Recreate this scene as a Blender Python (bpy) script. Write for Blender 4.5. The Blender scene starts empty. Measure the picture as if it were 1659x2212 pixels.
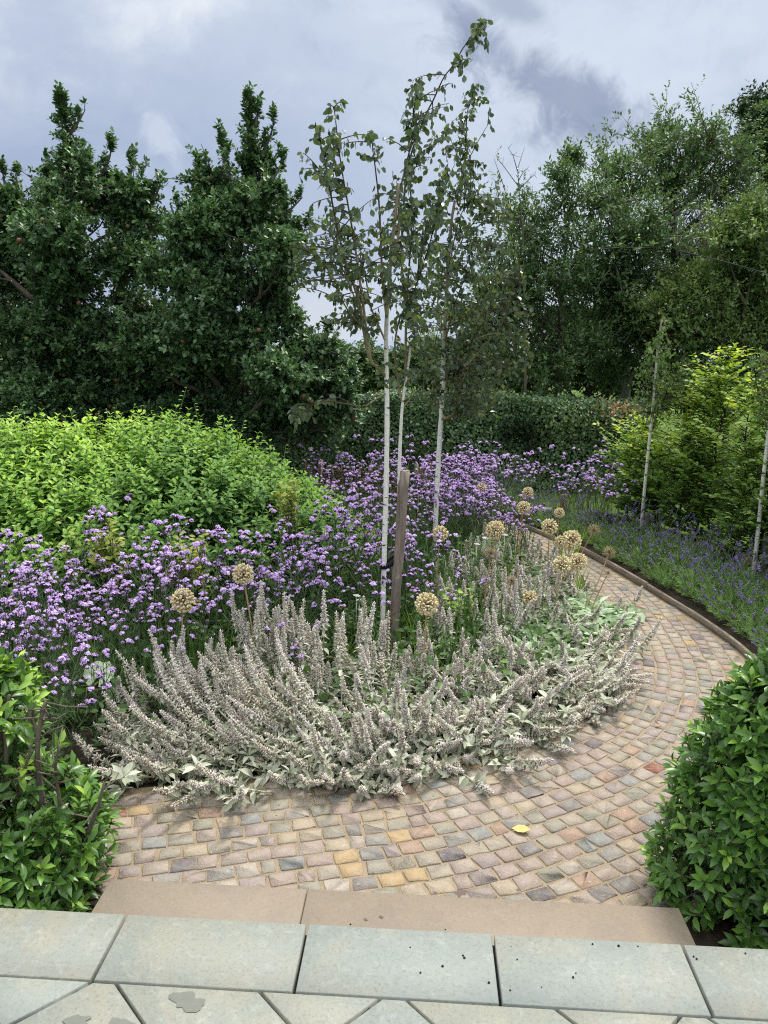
import bpy, math
import numpy as np
from mathutils import Matrix

sc = bpy.context.scene
PI = math.pi

# ------------------------------------------------------------------ camera
F, PW, PH, CAMZ = 1660.0, 1659.0, 2212.0, 2.12
PITCH, ROLL = math.radians(11.77), math.radians(1.1)


def rx(a):
    c, s = math.cos(a), math.sin(a)
    return np.array([[1, 0, 0], [0, c, -s], [0, s, c]])


def rz(a):
    c, s = math.cos(a), math.sin(a)
    return np.array([[c, -s, 0], [s, c, 0], [0, 0, 1]])


CM = rx(PI / 2 - PITCH) @ rz(ROLL)
cam = bpy.data.objects.new('camera', bpy.data.cameras.new('camera'))
sc.collection.objects.link(cam)
m4 = np.eye(4)
m4[:3, :3] = CM
m4[2, 3] = CAMZ
cam.matrix_world = Matrix(m4.tolist())
cam.data.sensor_fit = 'HORIZONTAL'
cam.data.sensor_width = 36
cam.data.lens = 36 * F / PW
cam.data.clip_end = 2000
cam.data.clip_start = 0.05
sc.camera = cam

# ------------------------------------------------------------------ light
SUN_EL, SUN_AZ = math.radians(58), math.radians(38)      # azimuth to the right of straight ahead
sc.view_settings.view_transform = 'Standard'
sc.view_settings.look = 'None'
sc.view_settings.exposure = 1.25
sc.view_settings.gamma = 1
sc.cycles.use_denoising = False
sc.cycles.pixel_filter_type = 'BLACKMAN_HARRIS'
sc.cycles.filter_width = 1.15
sl = bpy.data.lights.new('sun', 'SUN')
sl.energy = 1.5
sl.angle = math.radians(10)
sl.color = (1.0, 0.95, 0.87)
so = bpy.data.objects.new('sun', sl)
sc.collection.objects.link(so)
so.location = (0, 0, 30)
so.rotation_euler = (PI / 2 - SUN_EL, 0, PI - SUN_AZ)


def ray(x, y):
    return CM @ np.array([(x - PW / 2) / F, -(y - PH / 2) / F, -1.0])


def gz(x, y, z=0.0):
    d = ray(x, y)
    t = (z - CAMZ) / d[2]
    return np.array([0, 0, CAMZ]) + t * d


def at(x, y, Y):
    d = ray(x, y)
    return np.array([0, 0, CAMZ]) + (Y / d[1]) * d


class NT:
    """small node-tree helper"""
    def __init__(s, tree):
        s.t = tree
        s.t.nodes.clear()

    def n(s, typ, **kw):
        nd = s.t.nodes.new(typ)
        for k, v in kw.items():
            setattr(nd, k, v)
        return nd

    def set(s, sock, v):
        if isinstance(v, bpy.types.NodeSocket):
            s.t.links.new(v, sock)
        elif isinstance(v, (tuple, list)) and sock.type == 'RGBA' and len(v) == 3:
            sock.default_value = (*v, 1)
        else:
            sock.default_value = v

    def math(s, op, a, b=0.0, c=0.0, clamp=False):
        nd = s.n('ShaderNodeMath', operation=op, use_clamp=clamp)
        s.set(nd.inputs[0], a)
        s.set(nd.inputs[1], b)
        s.set(nd.inputs[2], c)
        return nd.outputs[0]

    def vmath(s, op, a, b=(0, 0, 0)):
        nd = s.n('ShaderNodeVectorMath', operation=op)
        s.set(nd.inputs[0], a)
        if op == 'SCALE':
            s.set(nd.inputs['Scale'], b)
        else:
            s.set(nd.inputs[1], b)
        return nd.outputs['Value'] if op in ('DOT_PRODUCT', 'LENGTH') else nd.outputs[0]

    def mix(s, fac, a, b, blend='MIX'):
        nd = s.n('ShaderNodeMix', data_type='RGBA', blend_type=blend)
        s.set(nd.inputs[0], fac)
        s.set(nd.inputs[6], a)
        s.set(nd.inputs[7], b)
        return nd.outputs[2]

    def noise(s, vec, scale, detail=4, rough=0.5, dist=0.0):
        nd = s.n('ShaderNodeTexNoise')
        if vec is not None:
            s.set(nd.inputs['Vector'], vec)
        nd.inputs['Scale'].default_value = scale
        nd.inputs['Detail'].default_value = detail
        nd.inputs['Roughness'].default_value = rough
        nd.inputs['Distortion'].default_value = dist
        return nd.outputs[0]

    def ramp(s, fac, stops, interp='LINEAR'):
        nd = s.n('ShaderNodeValToRGB')
        cr = nd.color_ramp
        cr.interpolation = interp
        while len(cr.elements) < len(stops):
            cr.elements.new(0.5)
        for e, (p, c) in zip(cr.elements, stops):
            e.position = p
            e.color = (*c, 1) if len(c) == 3 else c
        s.set(nd.inputs[0], fac)
        return nd.outputs[0]

    def sstep(s, v, a, b):
        nd = s.n('ShaderNodeMapRange', interpolation_type='SMOOTHSTEP')
        s.set(nd.inputs[0], v)
        nd.inputs[1].default_value = a
        nd.inputs[2].default_value = b
        return nd.outputs[0]

    def bump(s, h, strength, dist=0.01):
        nd = s.n('ShaderNodeBump')
        nd.inputs['Strength'].default_value = strength
        nd.inputs['Distance'].default_value = dist
        s.set(nd.inputs['Height'], h)
        return nd.outputs[0]


# world: Nishita sky behind a broken layer of pale and lavender-grey cloud
wd = bpy.data.worlds.new('World')
sc.world = wd
wd.use_nodes = True
N = NT(wd.node_tree)
sky = N.n('ShaderNodeTexSky', sky_type='NISHITA', sun_disc=False)
sky.sun_elevation = SUN_EL
sky.sun_rotation = SUN_AZ
dirv = N.n('ShaderNodeTexCoord').outputs['Generated']
sep = N.n('ShaderNodeSeparateXYZ')
N.set(sep.inputs[0], dirv)
den = N.math('ADD', N.math('MAXIMUM', sep.outputs[2], 0.0), 0.22)
pv = N.vmath('DIVIDE', dirv, (1, 1, 1))
cmb = N.n('ShaderNodeCombineXYZ')
N.set(cmb.inputs[0], N.math('DIVIDE', sep.outputs[0], den))
N.set(cmb.inputs[1], N.math('DIVIDE', sep.outputs[1], den))
cmb.inputs[2].default_value = 3.7
cp = cmb.outputs[0]
n1 = N.noise(cp, 0.9, 7, 0.55, 0.6)
n2 = N.noise(cp, 2.6, 8, 0.6, 0.3)
nn = N.math('ADD', N.math('MULTIPLY', n1, 0.65), N.math('MULTIPLY', n2, 0.35))
cloud = N.ramp(nn, [(0.33, (0.30, 0.37, 0.53)), (0.43, (0.365, 0.435, 0.60)), (0.53, (0.50, 0.57, 0.70)), (0.63, (0.72, 0.77, 0.83))])
nish = N.vmath('SCALE', sky.outputs[0], 0.1)
cover = N.sstep(nn, 0.30, 0.42)
base = N.mix(N.math('MAXIMUM', cover, 0.82), nish, cloud)


def blob(px, py, qx, qy, a, b, wob=0.75):
    d0 = ray(px, py); d0 /= np.linalg.norm(d0)
    d1 = ray(qx, qy); d1 /= np.linalg.norm(d1)
    U = d1 - d0 * d0.dot(d1); U /= np.linalg.norm(U)
    V = np.cross(d0, U)
    u = N.math('DIVIDE', N.vmath('DOT_PRODUCT', dirv, tuple(U)), a)
    v = N.math('DIVIDE', N.vmath('DOT_PRODUCT', dirv, tuple(V)), b)
    r = N.math('SQRT', N.math('ADD', N.math('MULTIPLY', u, u), N.math('MULTIPLY', v, v)))
    w = N.math('MULTIPLY', N.math('SUBTRACT', N.noise(dirv, 20, 9, 0.66, 0.8), 0.5), wob * 3.6)
    front = N.sstep(N.vmath('DOT_PRODUCT', dirv, tuple(d0)), 0.2, 0.5)
    return N.math('MULTIPLY', N.sstep(N.math('ADD', r, w), 1.45, 0.25), front)


# pale bright field on the right, lavender veil on the left
light = blob(1150, 330, 1500, 260, 0.42, 0.30, 0.5)
base = N.mix(N.math('MULTIPLY', light, 0.75), base, (0.62, 0.695, 0.80))
veil = blob(330, 420, 700, 420, 0.42, 0.16, 0.5)
base = N.mix(N.math('MULTIPLY', veil, 0.6), base, (0.34, 0.415, 0.575))
for q, k in (((1215, 205, 1385, 295, 0.13, 0.030), 0.75), ((1060, 110, 1120, 160, 0.05, 0.022), 0.5),
             ((1110, 15, 1160, 40, 0.04, 0.016), 0.5), ((975, 20, 1010, 50, 0.045, 0.014), 0.35), ((1270, 290, 1400, 310, 0.08, 0.02), 0.6)):
    base = N.mix(N.math('MULTIPLY', blob(*q), k), base, (0.235, 0.285, 0.415))
base = N.mix(N.math('MULTIPLY', blob(345, 285, 385, 350, 0.030, 0.018, 1.0), 0.75), base, (0.56, 0.63, 0.74))
base = N.mix(N.math('MULTIPLY', blob(720, 690, 760, 695, 0.09, 0.04, 0.5), 0.6), base, (0.66, 0.70, 0.76))
# cloud seen overhead is brighter than low cloud
zen = N.sstep(sep.outputs[2], 0.42, 0.85)
gain = N.math('ADD', 0.475, N.math('MULTIPLY', zen, 1.08))
warm = N.mix(zen, (1, 1, 1), (1.08, 1.0, 0.80))
fin = N.vmath('SCALE', N.mix(1.0, base, warm, 'MULTIPLY'), gain)
bg = N.n('ShaderNodeBackground')
N.set(bg.inputs[0], fin)
bg.inputs[1].default_value = 1.0
wo = N.n('ShaderNodeOutputWorld')
N.t.links.new(bg.outputs[0], wo.inputs[0])

# ------------------------------------------------------------------ mesh helpers
UP = np.array([0.0, 0.0, 1.0])


def unit(v):
    v = np.asarray(v, float)
    return v / np.maximum(np.linalg.norm(v, axis=-1, keepdims=True), 1e-9)


class MB:
    def __init__(s):
        s.v, s.r, s.n, s.f = [], [], 0, []

    def add(s, V, faces, rnd=0.5):
        V = np.asarray(V, float)
        s.v.append(V)
        s.r.append(np.broadcast_to(np.asarray(rnd, float), (len(V),)))
        for fa in faces:
            fa = np.asarray(fa)
            if fa.ndim == 1:
                fa = fa[None]
            s.f.append(fa + s.n)
        s.n += len(V)

    def scatter(s, tpl, pos, d, nrm, scale, rnd):
        TV, TF = tpl
        pos = np.asarray(pos, float)
        if len(pos) == 0:
            return
        y = unit(d)
        x = unit(np.cross(y, nrm))
        z = np.cross(x, y)
        scale = np.broadcast_to(np.asarray(scale, float), (len(pos),))
        rnd = np.broadcast_to(np.asarray(rnd, float), (len(pos),))
        V = pos[:, None] + scale[:, None, None] * (TV[None, :, 0, None] * x[:, None] + TV[None, :, 1, None] * y[:, None] + TV[None, :, 2, None] * z[:, None])
        k = len(TV)
        off = (np.arange(len(pos)) * k)[:, None, None]
        fs = [(fa[None] + off).reshape(-1, fa.shape[1]) for fa in TF]
        s.add(V.reshape(-1, 3), fs, np.repeat(rnd, k))

    def tube(s, pts, rad, sides=6, rnd=0.5, wob=0.0, rg=None):
        P = np.asarray(pts, float)
        K = len(P)
        rad = np.broadcast_to(np.asarray(rad, float), (K,))
        T = unit(np.gradient(P, axis=0))
        ref = np.array([1.0, 0, 0]) if abs(T[0][0]) < 0.8 else np.array([0, 1.0, 0])
        A = unit(ref - (T @ ref)[:, None] * T)
        B = np.cross(T, A)
        an = np.arange(sides) * 2 * PI / sides
        rr = rad[:, None] * np.ones(sides)
        if wob and rg is not None:
            rr = rr * (1 + wob * rg.standard_normal(rr.shape))
        V = P[:, None] + rr[..., None] * (np.cos(an)[None, :, None] * A[:, None] + np.sin(an)[None, :, None] * B[:, None])
        i = np.arange(K - 1)[:, None] * sides
        j = np.arange(sides)[None]
        jn = (j + 1) % sides
        q = np.stack([i + j, i + jn, i + sides + jn, i + sides + j], -1).reshape(-1, 4)
        s.add(V.reshape(-1, 3), [q, np.arange(sides)[::-1], (K - 1) * sides + np.arange(sides)], rnd)

    def box(s, c, h, rot=0.0, rnd=0.5, bev=0.0):
        """box of half sizes h; its edges are chamfered by bev"""
        hx, hy, hz = h
        b = min(bev, hx * .9, hy * .9, hz * .9)
        out = []
        for z, k in ((-hz, 0), (-hz + b, 1), (hz - b, 1), (hz, 0)):
            ax, ay = (hx, hy) if k else (hx - b, hy - b)
            out += [(-ax, -ay, z), (ax, -ay, z), (ax, ay, z), (-ax, ay, z)]
        V = np.array(out)
        c_, s_ = math.cos(rot), math.sin(rot)
        V = V @ np.array([[c_, s_, 0], [-s_, c_, 0], [0, 0, 1]]) + np.asarray(c)
        fs = [np.array([3, 2, 1, 0]), np.array([12, 13, 14, 15])]
        for l in range(3):
            for j in range(4):
                a, d = l * 4 + j, l * 4 + (j + 1) % 4
                fs.append(np.array([a, d, d + 4, a + 4]))
        s.add(V, fs, rnd)

    def build(s, name, mat, parent=None, smooth=False, origin=None):
        me = bpy.data.meshes.new(name)
        V = np.concatenate(s.v)
        if parent is not None and origin is None:
            origin = np.array(parent['org'])
        if origin is not None:
            V = V - np.asarray(origin)
        me.vertices.add(len(V))
        me.vertices.foreach_set('co', V.astype(np.float32).ravel())
        tot = np.concatenate([np.full(len(f), f.shape[1]) for f in s.f]).astype(np.int32)
        idx = np.concatenate([f.ravel() for f in s.f]).astype(np.int32)
        me.loops.add(len(idx))
        me.loops.foreach_set('vertex_index', idx)
        me.polygons.add(len(tot))
        me.polygons.foreach_set('loop_start', np.concatenate([[0], np.cumsum(tot)[:-1]]).astype(np.int32))
        me.polygons.foreach_set('loop_total', tot)
        if smooth:
            me.polygons.foreach_set('use_smooth', np.ones(len(tot), bool))
        at_ = me.attributes.new('rnd', 'FLOAT', 'POINT')
        at_.data.foreach_set('value', np.concatenate(s.r).astype(np.float32))
        me.materials.append(mat)
        me.update(calc_edges=True)
        o = bpy.data.objects.new(name, me)
        sc.collection.objects.link(o)
        if parent is not None:
            o.parent = parent
        elif origin is not None:
            o.location = tuple(origin)
        return o


def tag(o, label, cat, group=None, kind=None):
    o['label'] = label
    if cat:
        o['category'] = cat
    if group:
        o['group'] = group
    if kind:
        o['kind'] = kind
    return o


def thing(name, loc, label, cat, group=None):
    o = bpy.data.objects.new(name, None)
    sc.collection.objects.link(o)
    o.empty_display_size = 0.1
    o.location = tuple(float(q) for q in loc)
    o['org'] = [float(q) for q in loc]
    return tag(o, label, cat, group)


def copy_thing(root, loc, rot, scale=1.0, label=None, group=None):
    r = root.copy()
    sc.collection.objects.link(r)
    r.location = tuple(float(q) for q in loc)
    r.rotation_euler = (0, 0, rot)
    r.scale = (scale,) * 3
    if label:
        r['label'] = label
    if group:
        r['group'] = group
    for ch in root.children:
        c = ch.copy()
        sc.collection.objects.link(c)
        c.parent = r
    return r


def struct(o):
    o['kind'] = 'structure'
    return o


def leaf2(w, fold=0.12, curl=0.0, wide=0.38):
    """oval leaf in two folded quads"""
    h = w / 2
    V = np.array([(0, 0, 0), (h * .85, wide - .12, fold * w), (h, wide + .22, fold * w * 1.1 - curl * .5), (0, 1, -curl), (-h, wide + .22, fold * w * 1.1 - curl * .5), (-h * .85, wide - .12, fold * w)])
    return V, [np.array([[0, 1, 2, 3], [0, 3, 4, 5]])]


def leaf8(w, fold=0.15, curl=0.08, pet=0.0, k1=.8, k2=.85):
    h = w / 2
    y0, y1, y2 = pet, pet + (1 - pet) * .32, pet + (1 - pet) * .66
    V = np.array([(0, y0, 0), (-h * k1, y1, fold * w), (0, y1, 0), (h * k1, y1, fold * w), (-h * k2, y2, fold * w - curl * .45), (0, y2, -curl * .45), (h * k2, y2, fold * w - curl * .45), (0, 1, -curl * 1.2), (0, 0, 0.0)])
    f3 = np.array([[0, 2, 1], [0, 3, 2], [4, 5, 7], [5, 6, 7]])
    f4 = np.array([[1, 2, 5, 4], [2, 3, 6, 5]])
    return V[:8], [f3, f4]


# ------------------------------------------------------------------ materials
def new_mat(name):
    m = bpy.data.materials.new(name)
    m.use_nodes = True
    return m, NT(m.node_tree)


def finish(n, col, rough=0.6, nrm=None, spec=0.3, trans=0.0, tcol=None, sheen=0.0):
    b = n.n('ShaderNodeBsdfPrincipled')
    n.set(b.inputs['Base Color'], col)
    n.set(b.inputs['Roughness'], rough)
    n.set(b.inputs['Specular IOR Level'], spec)
    if nrm is not None:
        n.set(b.inputs['Normal'], nrm)
    out = n.n('ShaderNodeOutputMaterial')
    sh = b.outputs[0]
    if trans:
        t = n.n('ShaderNodeBsdfTranslucent')
        n.set(t.inputs[0], tcol if tcol is not None else col)
        mx = n.n('ShaderNodeMixShader')
        mx.inputs[0].default_value = trans
        n.t.links.new(sh, mx.inputs[1])
        n.t.links.new(t.outputs[0], mx.inputs[2])
        sh = mx.outputs[0]
    n.t.links.new(sh, out.inputs[0])


def attr(n):
    return n.n('ShaderNodeAttribute', attribute_name='rnd').outputs['Fac']


GREEN = 1.7


def leaf_mat(name, stops, rough=0.5, spec=0.3, trans=0.3, tgain=(1.5, 1.6, 0.7), under=None):
    m, n = new_mat(name)
    if name.endswith('_leaf') and 'grey' not in name and 'golden' not in name and 'sword' not in name:
        stops = [(p, tuple(q * GREEN for q in c)) for p, c in stops]
    c = n.ramp(attr(n), stops)
    tc = n.mix(1.0, c, tgain, 'MULTIPLY')
    if under is not None:
        bf = n.n('ShaderNodeNewGeometry').outputs['Backfacing']
        c = n.mix(n.math('MULTIPLY', bf, 0.7), c, under)
    finish(n, c, rough, None, spec, trans, tc)
    return m


def coords(n):
    return n.n('ShaderNodeTexCoord').outputs['Object']


def bark_mat(name, a, b, scale=18, bump=0.5):
    m, n = new_mat(name)
    co = coords(n)
    mp = n.n('ShaderNodeMapping')
    n.set(mp.inputs[0], co)
    mp.inputs[3].default_value = (1, 1, 0.25)
    v = n.noise(mp.outputs[0], scale, 6, 0.65)
    finish(n, n.ramp(v, [(0.3, a), (0.7, b)]), 0.85, n.bump(v, bump, 0.02), 0.15)
    return m


M = {}
M['apple'] = leaf_mat('apple_leaf', [(0, (0.026, 0.052, 0.022)), (.5, (0.054, 0.100, 0.040)), (.85, (0.085, 0.150, 0.055)), (1, (0.13, 0.20, 0.08))], 0.40, 0.42, 0.18, (1.3, 1.5, .6), (0.085, 0.125, 0.085))
M['appletop'] = leaf_mat('young_apple_leaf', [(0, (0.03, 0.055, 0.02)), (.5, (0.06, 0.11, 0.035)), (1, (0.11, 0.18, 0.055))], 0.45, 0.3, 0.22, (1.4, 1.5, .6), (0.09, 0.13, 0.08))
M['birchleaf'] = leaf_mat('birch_leaf', [(0, (0.022, 0.038, 0.020)), (.6, (0.056, 0.084, 0.044)), (1, (0.146, 0.179, 0.061))], 0.34, 0.55, 0.25, (1.7, 1.7, .5), (0.078, 0.112, 0.077))
M['birchyoung'] = leaf_mat('young_birch_leaf', [(0, (0.05, 0.085, 0.03)), (.6, (0.09, 0.14, 0.05)), (1, (0.15, 0.2, 0.07))], 0.5, 0.3, 0.25)
M['ash'] = leaf_mat('ash_leaf', [(0, (0.026, 0.048, 0.024)), (.5, (0.054, 0.094, 0.040)), (1, (0.124, 0.178, 0.064))], 0.5, 0.3, 0.22)
M['ashlight'] = leaf_mat('light_ash_leaf', [(0, (0.040, 0.067, 0.026)), (.5, (0.080, 0.124, 0.042)), (1, (0.177, 0.213, 0.075))], 0.55, 0.25, 0.25)
M['darkleaf'] = leaf_mat('dark_leaf', [(0, (0.017, 0.032, 0.018)), (.5, (0.031, 0.057, 0.026)), (1, (0.059, 0.098, 0.039))], 0.5, 0.3, 0.12)
M['beech'] = leaf_mat('beech_leaf', [(0, (0.022, 0.046, 0.020)), (.45, (0.049, 0.092, 0.035)), (.75, (0.084, 0.135, 0.048)), (.88, (0.154, 0.189, 0.062)), (1, (0.224, 0.135, 0.062))], 0.36, 0.45, 0.12)
M['hornbeam'] = leaf_mat('hornbeam_leaf', [(0, (0.045, 0.085, 0.024)), (.4, (0.085, 0.15, 0.035)), (.75, (0.15, 0.235, 0.05)), (1, (0.30, 0.36, 0.08))], 0.5, 0.3, 0.35, (1.4, 1.4, .5))
M['mound'] = leaf_mat('dogwood_leaf', [(0, (0.050, 0.112, 0.036)), (.35, (0.112, 0.202, 0.050)), (.7, (0.196, 0.308, 0.067)), (1, (0.325, 0.414, 0.106))], 0.5, 0.3, 0.35, (1.3, 1.4, .5))
M['golden'] = leaf_mat('golden_leaf', [(0, (0.225, 0.289, 0.050)), (1, (0.450, 0.493, 0.120))], 0.5, 0.3, 0.35, (1.2, 1.2, .5))
M['bay'] = leaf_mat('bay_leaf', [(0, (0.028, 0.065, 0.016)), (.4, (0.060, 0.130, 0.024)), (.7, (0.115, 0.21, 0.032)), (1, (0.26, 0.36, 0.055))], 0.34, 0.5, 0.25, (1.5, 1.6, .5), (0.10, 0.16, 0.06))
M['under'] = leaf_mat('low_green_leaf', [(0, (0.022, 0.045, 0.018)), (.5, (0.045, 0.085, 0.026)), (1, (0.10, 0.17, 0.045))], 0.55, 0.25, 0.25)
M['verbstem'] = leaf_mat('verbena_stem', [(0, (0.05, 0.085, 0.04)), (1, (0.16, 0.22, 0.10))], 0.6, 0.2, 0.1)
M['verbena'] = leaf_mat('verbena_floret', [(0, (0.055, 0.05, 0.045)), (.1, (0.12, 0.05, 0.16)), (.25, (0.46, 0.28, 0.62)), (.6, (0.68, 0.47, 0.84)), (1, (0.84, 0.68, 0.94))], 0.6, 0.2, 0.25, (1.2, 1.1, 1.2))
M['lavleaf'] = leaf_mat('lavender_leaf', [(0, (0.05, 0.095, 0.035)), (.5, (0.11, 0.185, 0.062)), (1, (0.21, 0.30, 0.11))], 0.65, 0.2, 0.2)
M['lavflower'] = leaf_mat('lavender_floret', [(0, (0.13, 0.17, 0.085)), (.1, (0.09, 0.07, 0.17)), (.5, (0.21, 0.17, 0.38)), (1, (0.36, 0.29, 0.58))], 0.7, 0.2, 0.15, (1.1, 1.1, 1.2))
M['felt'] = leaf_mat('felted_grey_leaf', [(0, (0.24, 0.26, 0.18)), (.5, (0.48, 0.50, 0.39)), (1, (0.74, 0.75, 0.65))], 0.9, 0.1, 0.2, (1.1, 1.15, .8))
M['feltgreen'] = leaf_mat('felted_green_leaf', [(0, (0.13, 0.18, 0.105)), (.5, (0.24, 0.30, 0.195)), (1, (0.42, 0.48, 0.37))], 0.85, 0.12, 0.2, (1.1, 1.2, .8))
M['spike'] = leaf_mat('woolly_flower_bud', [(0, (0.26, 0.20, 0.155)), (.22, (0.52, 0.45, 0.36)), (.45, (0.74, 0.70, 0.58)), (.65, (0.76, 0.70, 0.65)), (.85, (0.70, 0.58, 0.61)), (1, (0.88, 0.87, 0.83))], 0.95, 0.1, 0.12, (1, 1, .9))
M['allium'] = leaf_mat('allium_capsule', [(0, (0.58, 0.44, 0.20)), (.5, (0.84, 0.71, 0.42)), (1, (0.92, 0.86, 0.62))], 0.8, 0.15, 0.15, (1, 1, .8))
M['alliumbrown'] = leaf_mat('allium_dry_stalk', [(0, (0.22, 0.155, 0.095)), (.5, (0.42, 0.31, 0.19)), (1, (0.60, 0.49, 0.33))], 0.85, 0.1, 0.1, (1, 1, .8))
M['stalk'] = leaf_mat('dry_stalk', [(0, (0.34, 0.20, 0.085)), (.5, (0.44, 0.30, 0.15)), (1, (0.50, 0.42, 0.28))], 0.7, 0.2, 0.0001)
M['white'] = leaf_mat('white_petal', [(0, (0.75, 0.75, 0.70)), (1, (0.85, 0.85, 0.82))], 0.6, 0.2, 0.3, (1, 1, 1))
M['fruit'] = leaf_mat('apple_skin', [(0, (0.10, 0.13, 0.04)), (.5, (0.16, 0.13, 0.05)), (1, (0.20, 0.06, 0.04))], 0.4, 0.4, 0.0001)
M['deadleaf'] = leaf_mat('yellow_fallen_blade', [(0, (0.20, 0.14, 0.07)), (.6, (0.46, 0.38, 0.14)), (1, (0.60, 0.52, 0.22))], 0.7, 0.2, 0.1)
M['sword'] = leaf_mat('sword_leaf', [(0, (0.10, 0.2, 0.03)), (1, (0.24, 0.36, 0.06))], 0.45, 0.3, 0.3)
M['bark'] = bark_mat('grey_bark', (0.068, 0.055, 0.042), (0.195, 0.167, 0.126))
M['twig'] = bark_mat('dark_twig', (0.028, 0.020, 0.016), (0.06, 0.045, 0.035))
M['palebranch'] = bark_mat('pale_dead_wood', (0.20, 0.18, 0.15), (0.36, 0.33, 0.27))
M['limb'] = bark_mat('birch_limb_bark', (0.09, 0.075, 0.03), (0.30, 0.24, 0.14), 25)
m_, n_ = new_mat('birch_limb_and_twig')
v_ = n_.noise(coords(n_), 25, 6, .65)
finish(n_, n_.mix(attr(n_), n_.ramp(v_, [(.3, (0.03, 0.022, 0.017)), (.7, (0.065, 0.05, 0.038))]), n_.ramp(v_, [(.3, (0.10, 0.085, 0.035)), (.7, (0.33, 0.27, 0.16))])), .85, n_.bump(v_, .4, .01), .15)
M['limb'] = m_
M['hurdle'] = bark_mat('woven_willow', (0.07, 0.040, 0.026), (0.21, 0.13, 0.085), 30)


def birch_bark():
    m, n = new_mat('white_birch_bark')
    co = coords(n)
    mp = n.n('ShaderNodeMapping')
    n.set(mp.inputs[0], co)
    mp.inputs[3].default_value = (8, 8, 34)
    v = n.noise(mp.outputs[0], 1.0, 5, 0.6)
    v2 = n.noise(co, 5.5, 5, 0.6)
    v3 = n.noise(co, 60, 3, 0.6)
    c = n.mix(n.sstep(v3, .3, .75), (0.86, 0.84, 0.79), (0.74, 0.70, 0.62))
    c = n.mix(n.math('MULTIPLY', n.sstep(v2, .54, .70), .6), c, (0.42, 0.42, 0.22))
    c = n.mix(n.sstep(v, .60, .64), c, (0.055, 0.045, 0.035))
    sp = n.n('ShaderNodeSeparateXYZ')
    n.set(sp.inputs[0], co)
    hgt = n.math('ADD', sp.outputs[2], n.math('MULTIPLY', v2, .5))
    c = n.mix(n.sstep(hgt, 2.0, 2.9), c, (0.22, 0.175, 0.11))
    finish(n, c, 0.6, n.bump(v, 0.35, 0.01), 0.3)
    return m


M['birch'] = birch_bark()


def stake_mat(name, cols, lich=0.62, sc3=(30, 30, 4)):
    m, n = new_mat(name)
    co = coords(n)
    mp = n.n('ShaderNodeMapping')
    n.set(mp.inputs[0], co)
    mp.inputs[3].default_value = sc3
    v = n.noise(mp.outputs[0], 1.0, 6, 0.65)
    w = n.noise(co, 16, 5, 0.65)
    c = n.ramp(v, [(0.3, cols[0]), (0.55, cols[1]), (0.75, cols[2])])
    c = n.mix(n.sstep(w, lich, lich + .06), c, (0.42, 0.42, 0.34))
    finish(n, c, 0.9, n.bump(v, 0.6, 0.01), 0.1)
    return m


M['stake'] = stake_mat('barked_stake', ((0.12, 0.09, 0.075), (0.27, 0.215, 0.18), (0.42, 0.36, 0.30)))
M['greystake'] = stake_mat('weathered_stake', ((0.10, 0.09, 0.08), (0.19, 0.17, 0.15), (0.28, 0.25, 0.22)))
M['timber'] = stake_mat('weathered_timber', ((0.14, 0.115, 0.09), (0.26, 0.215, 0.17), (0.37, 0.315, 0.255)), 0.72, (5, 5, 70))


def plain(name, col, rough, spec=0.3, var=0.15, scale=30):
    m, n = new_mat(name)
    v = n.noise(coords(n), scale, 4, 0.6)
    c = n.mix(n.math('MULTIPLY', v, var * 2), col, tuple(q * .5 for q in col))
    finish(n, c, rough, n.bump(v, 0.15, 0.005), spec)
    return m


M['rubber'] = plain('black_rubber', (0.014, 0.014, 0.016), 0.55)
M['soilbit'] = plain('soil_crumb', (0.022, 0.018, 0.015), 0.9)
M['plate'] = plain('grey_plate', (0.55, 0.55, 0.53), 0.6)
M['cable'] = plain('black_cable', (0.05, 0.055, 0.065), 0.6)
M['postwood'] = bark_mat('brown_post', (0.16, 0.10, 0.06), (0.30, 0.20, 0.12))


def soil_mat():
    m, n = new_mat('garden_soil')
    co = coords(n)
    v = n.noise(co, 14, 8, 0.7)
    w = n.noise(co, 90, 4, 0.7)
    c = n.ramp(v, [(0.3, (0.020, 0.016, 0.012)), (0.6, (0.048, 0.037, 0.027)), (0.8, (0.10, 0.08, 0.058))])
    finish(n, c, 0.95, n.bump(n.math('ADD', v, n.math('MULTIPLY', w, .5)), 0.8, 0.03), 0.1)
    return m


M['soil'] = soil_mat()


def grass_ground():
    m, n = new_mat('lawn_ground')
    co = coords(n)
    v = n.noise(co, 1.3, 5, 0.6)
    w = n.noise(co, 40, 5, 0.7)
    c = n.ramp(n.math('ADD', n.math('MULTIPLY', v, .5), n.math('MULTIPLY', w, .5)), [(0.35, (0.045, 0.07, 0.018)), (0.5, (0.09, 0.15, 0.03)), (0.65, (0.17, 0.23, 0.055))])
    finish(n, c, 0.9, n.bump(w, 0.8, 0.03), 0.1)
    return m


M['lawn'] = grass_ground()


def sand_mat():
    m, n = new_mat('buff_jointing_sand')
    co = coords(n)
    w = n.noise(co, 260, 3, 0.75)
    v = n.noise(co, 6, 5, 0.6)
    c = n.ramp(w, [(0.3, (0.149, 0.109, 0.072)), (0.5, (0.353, 0.273, 0.184)), (0.7, (0.497, 0.410, 0.300))])
    c = n.mix(n.sstep(v, .45, .75), c, (0.230, 0.173, 0.124))
    finish(n, c, 0.95, n.bump(w, 0.9, 0.006), 0.1)
    return m


M['sand'] = sand_mat()


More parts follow.
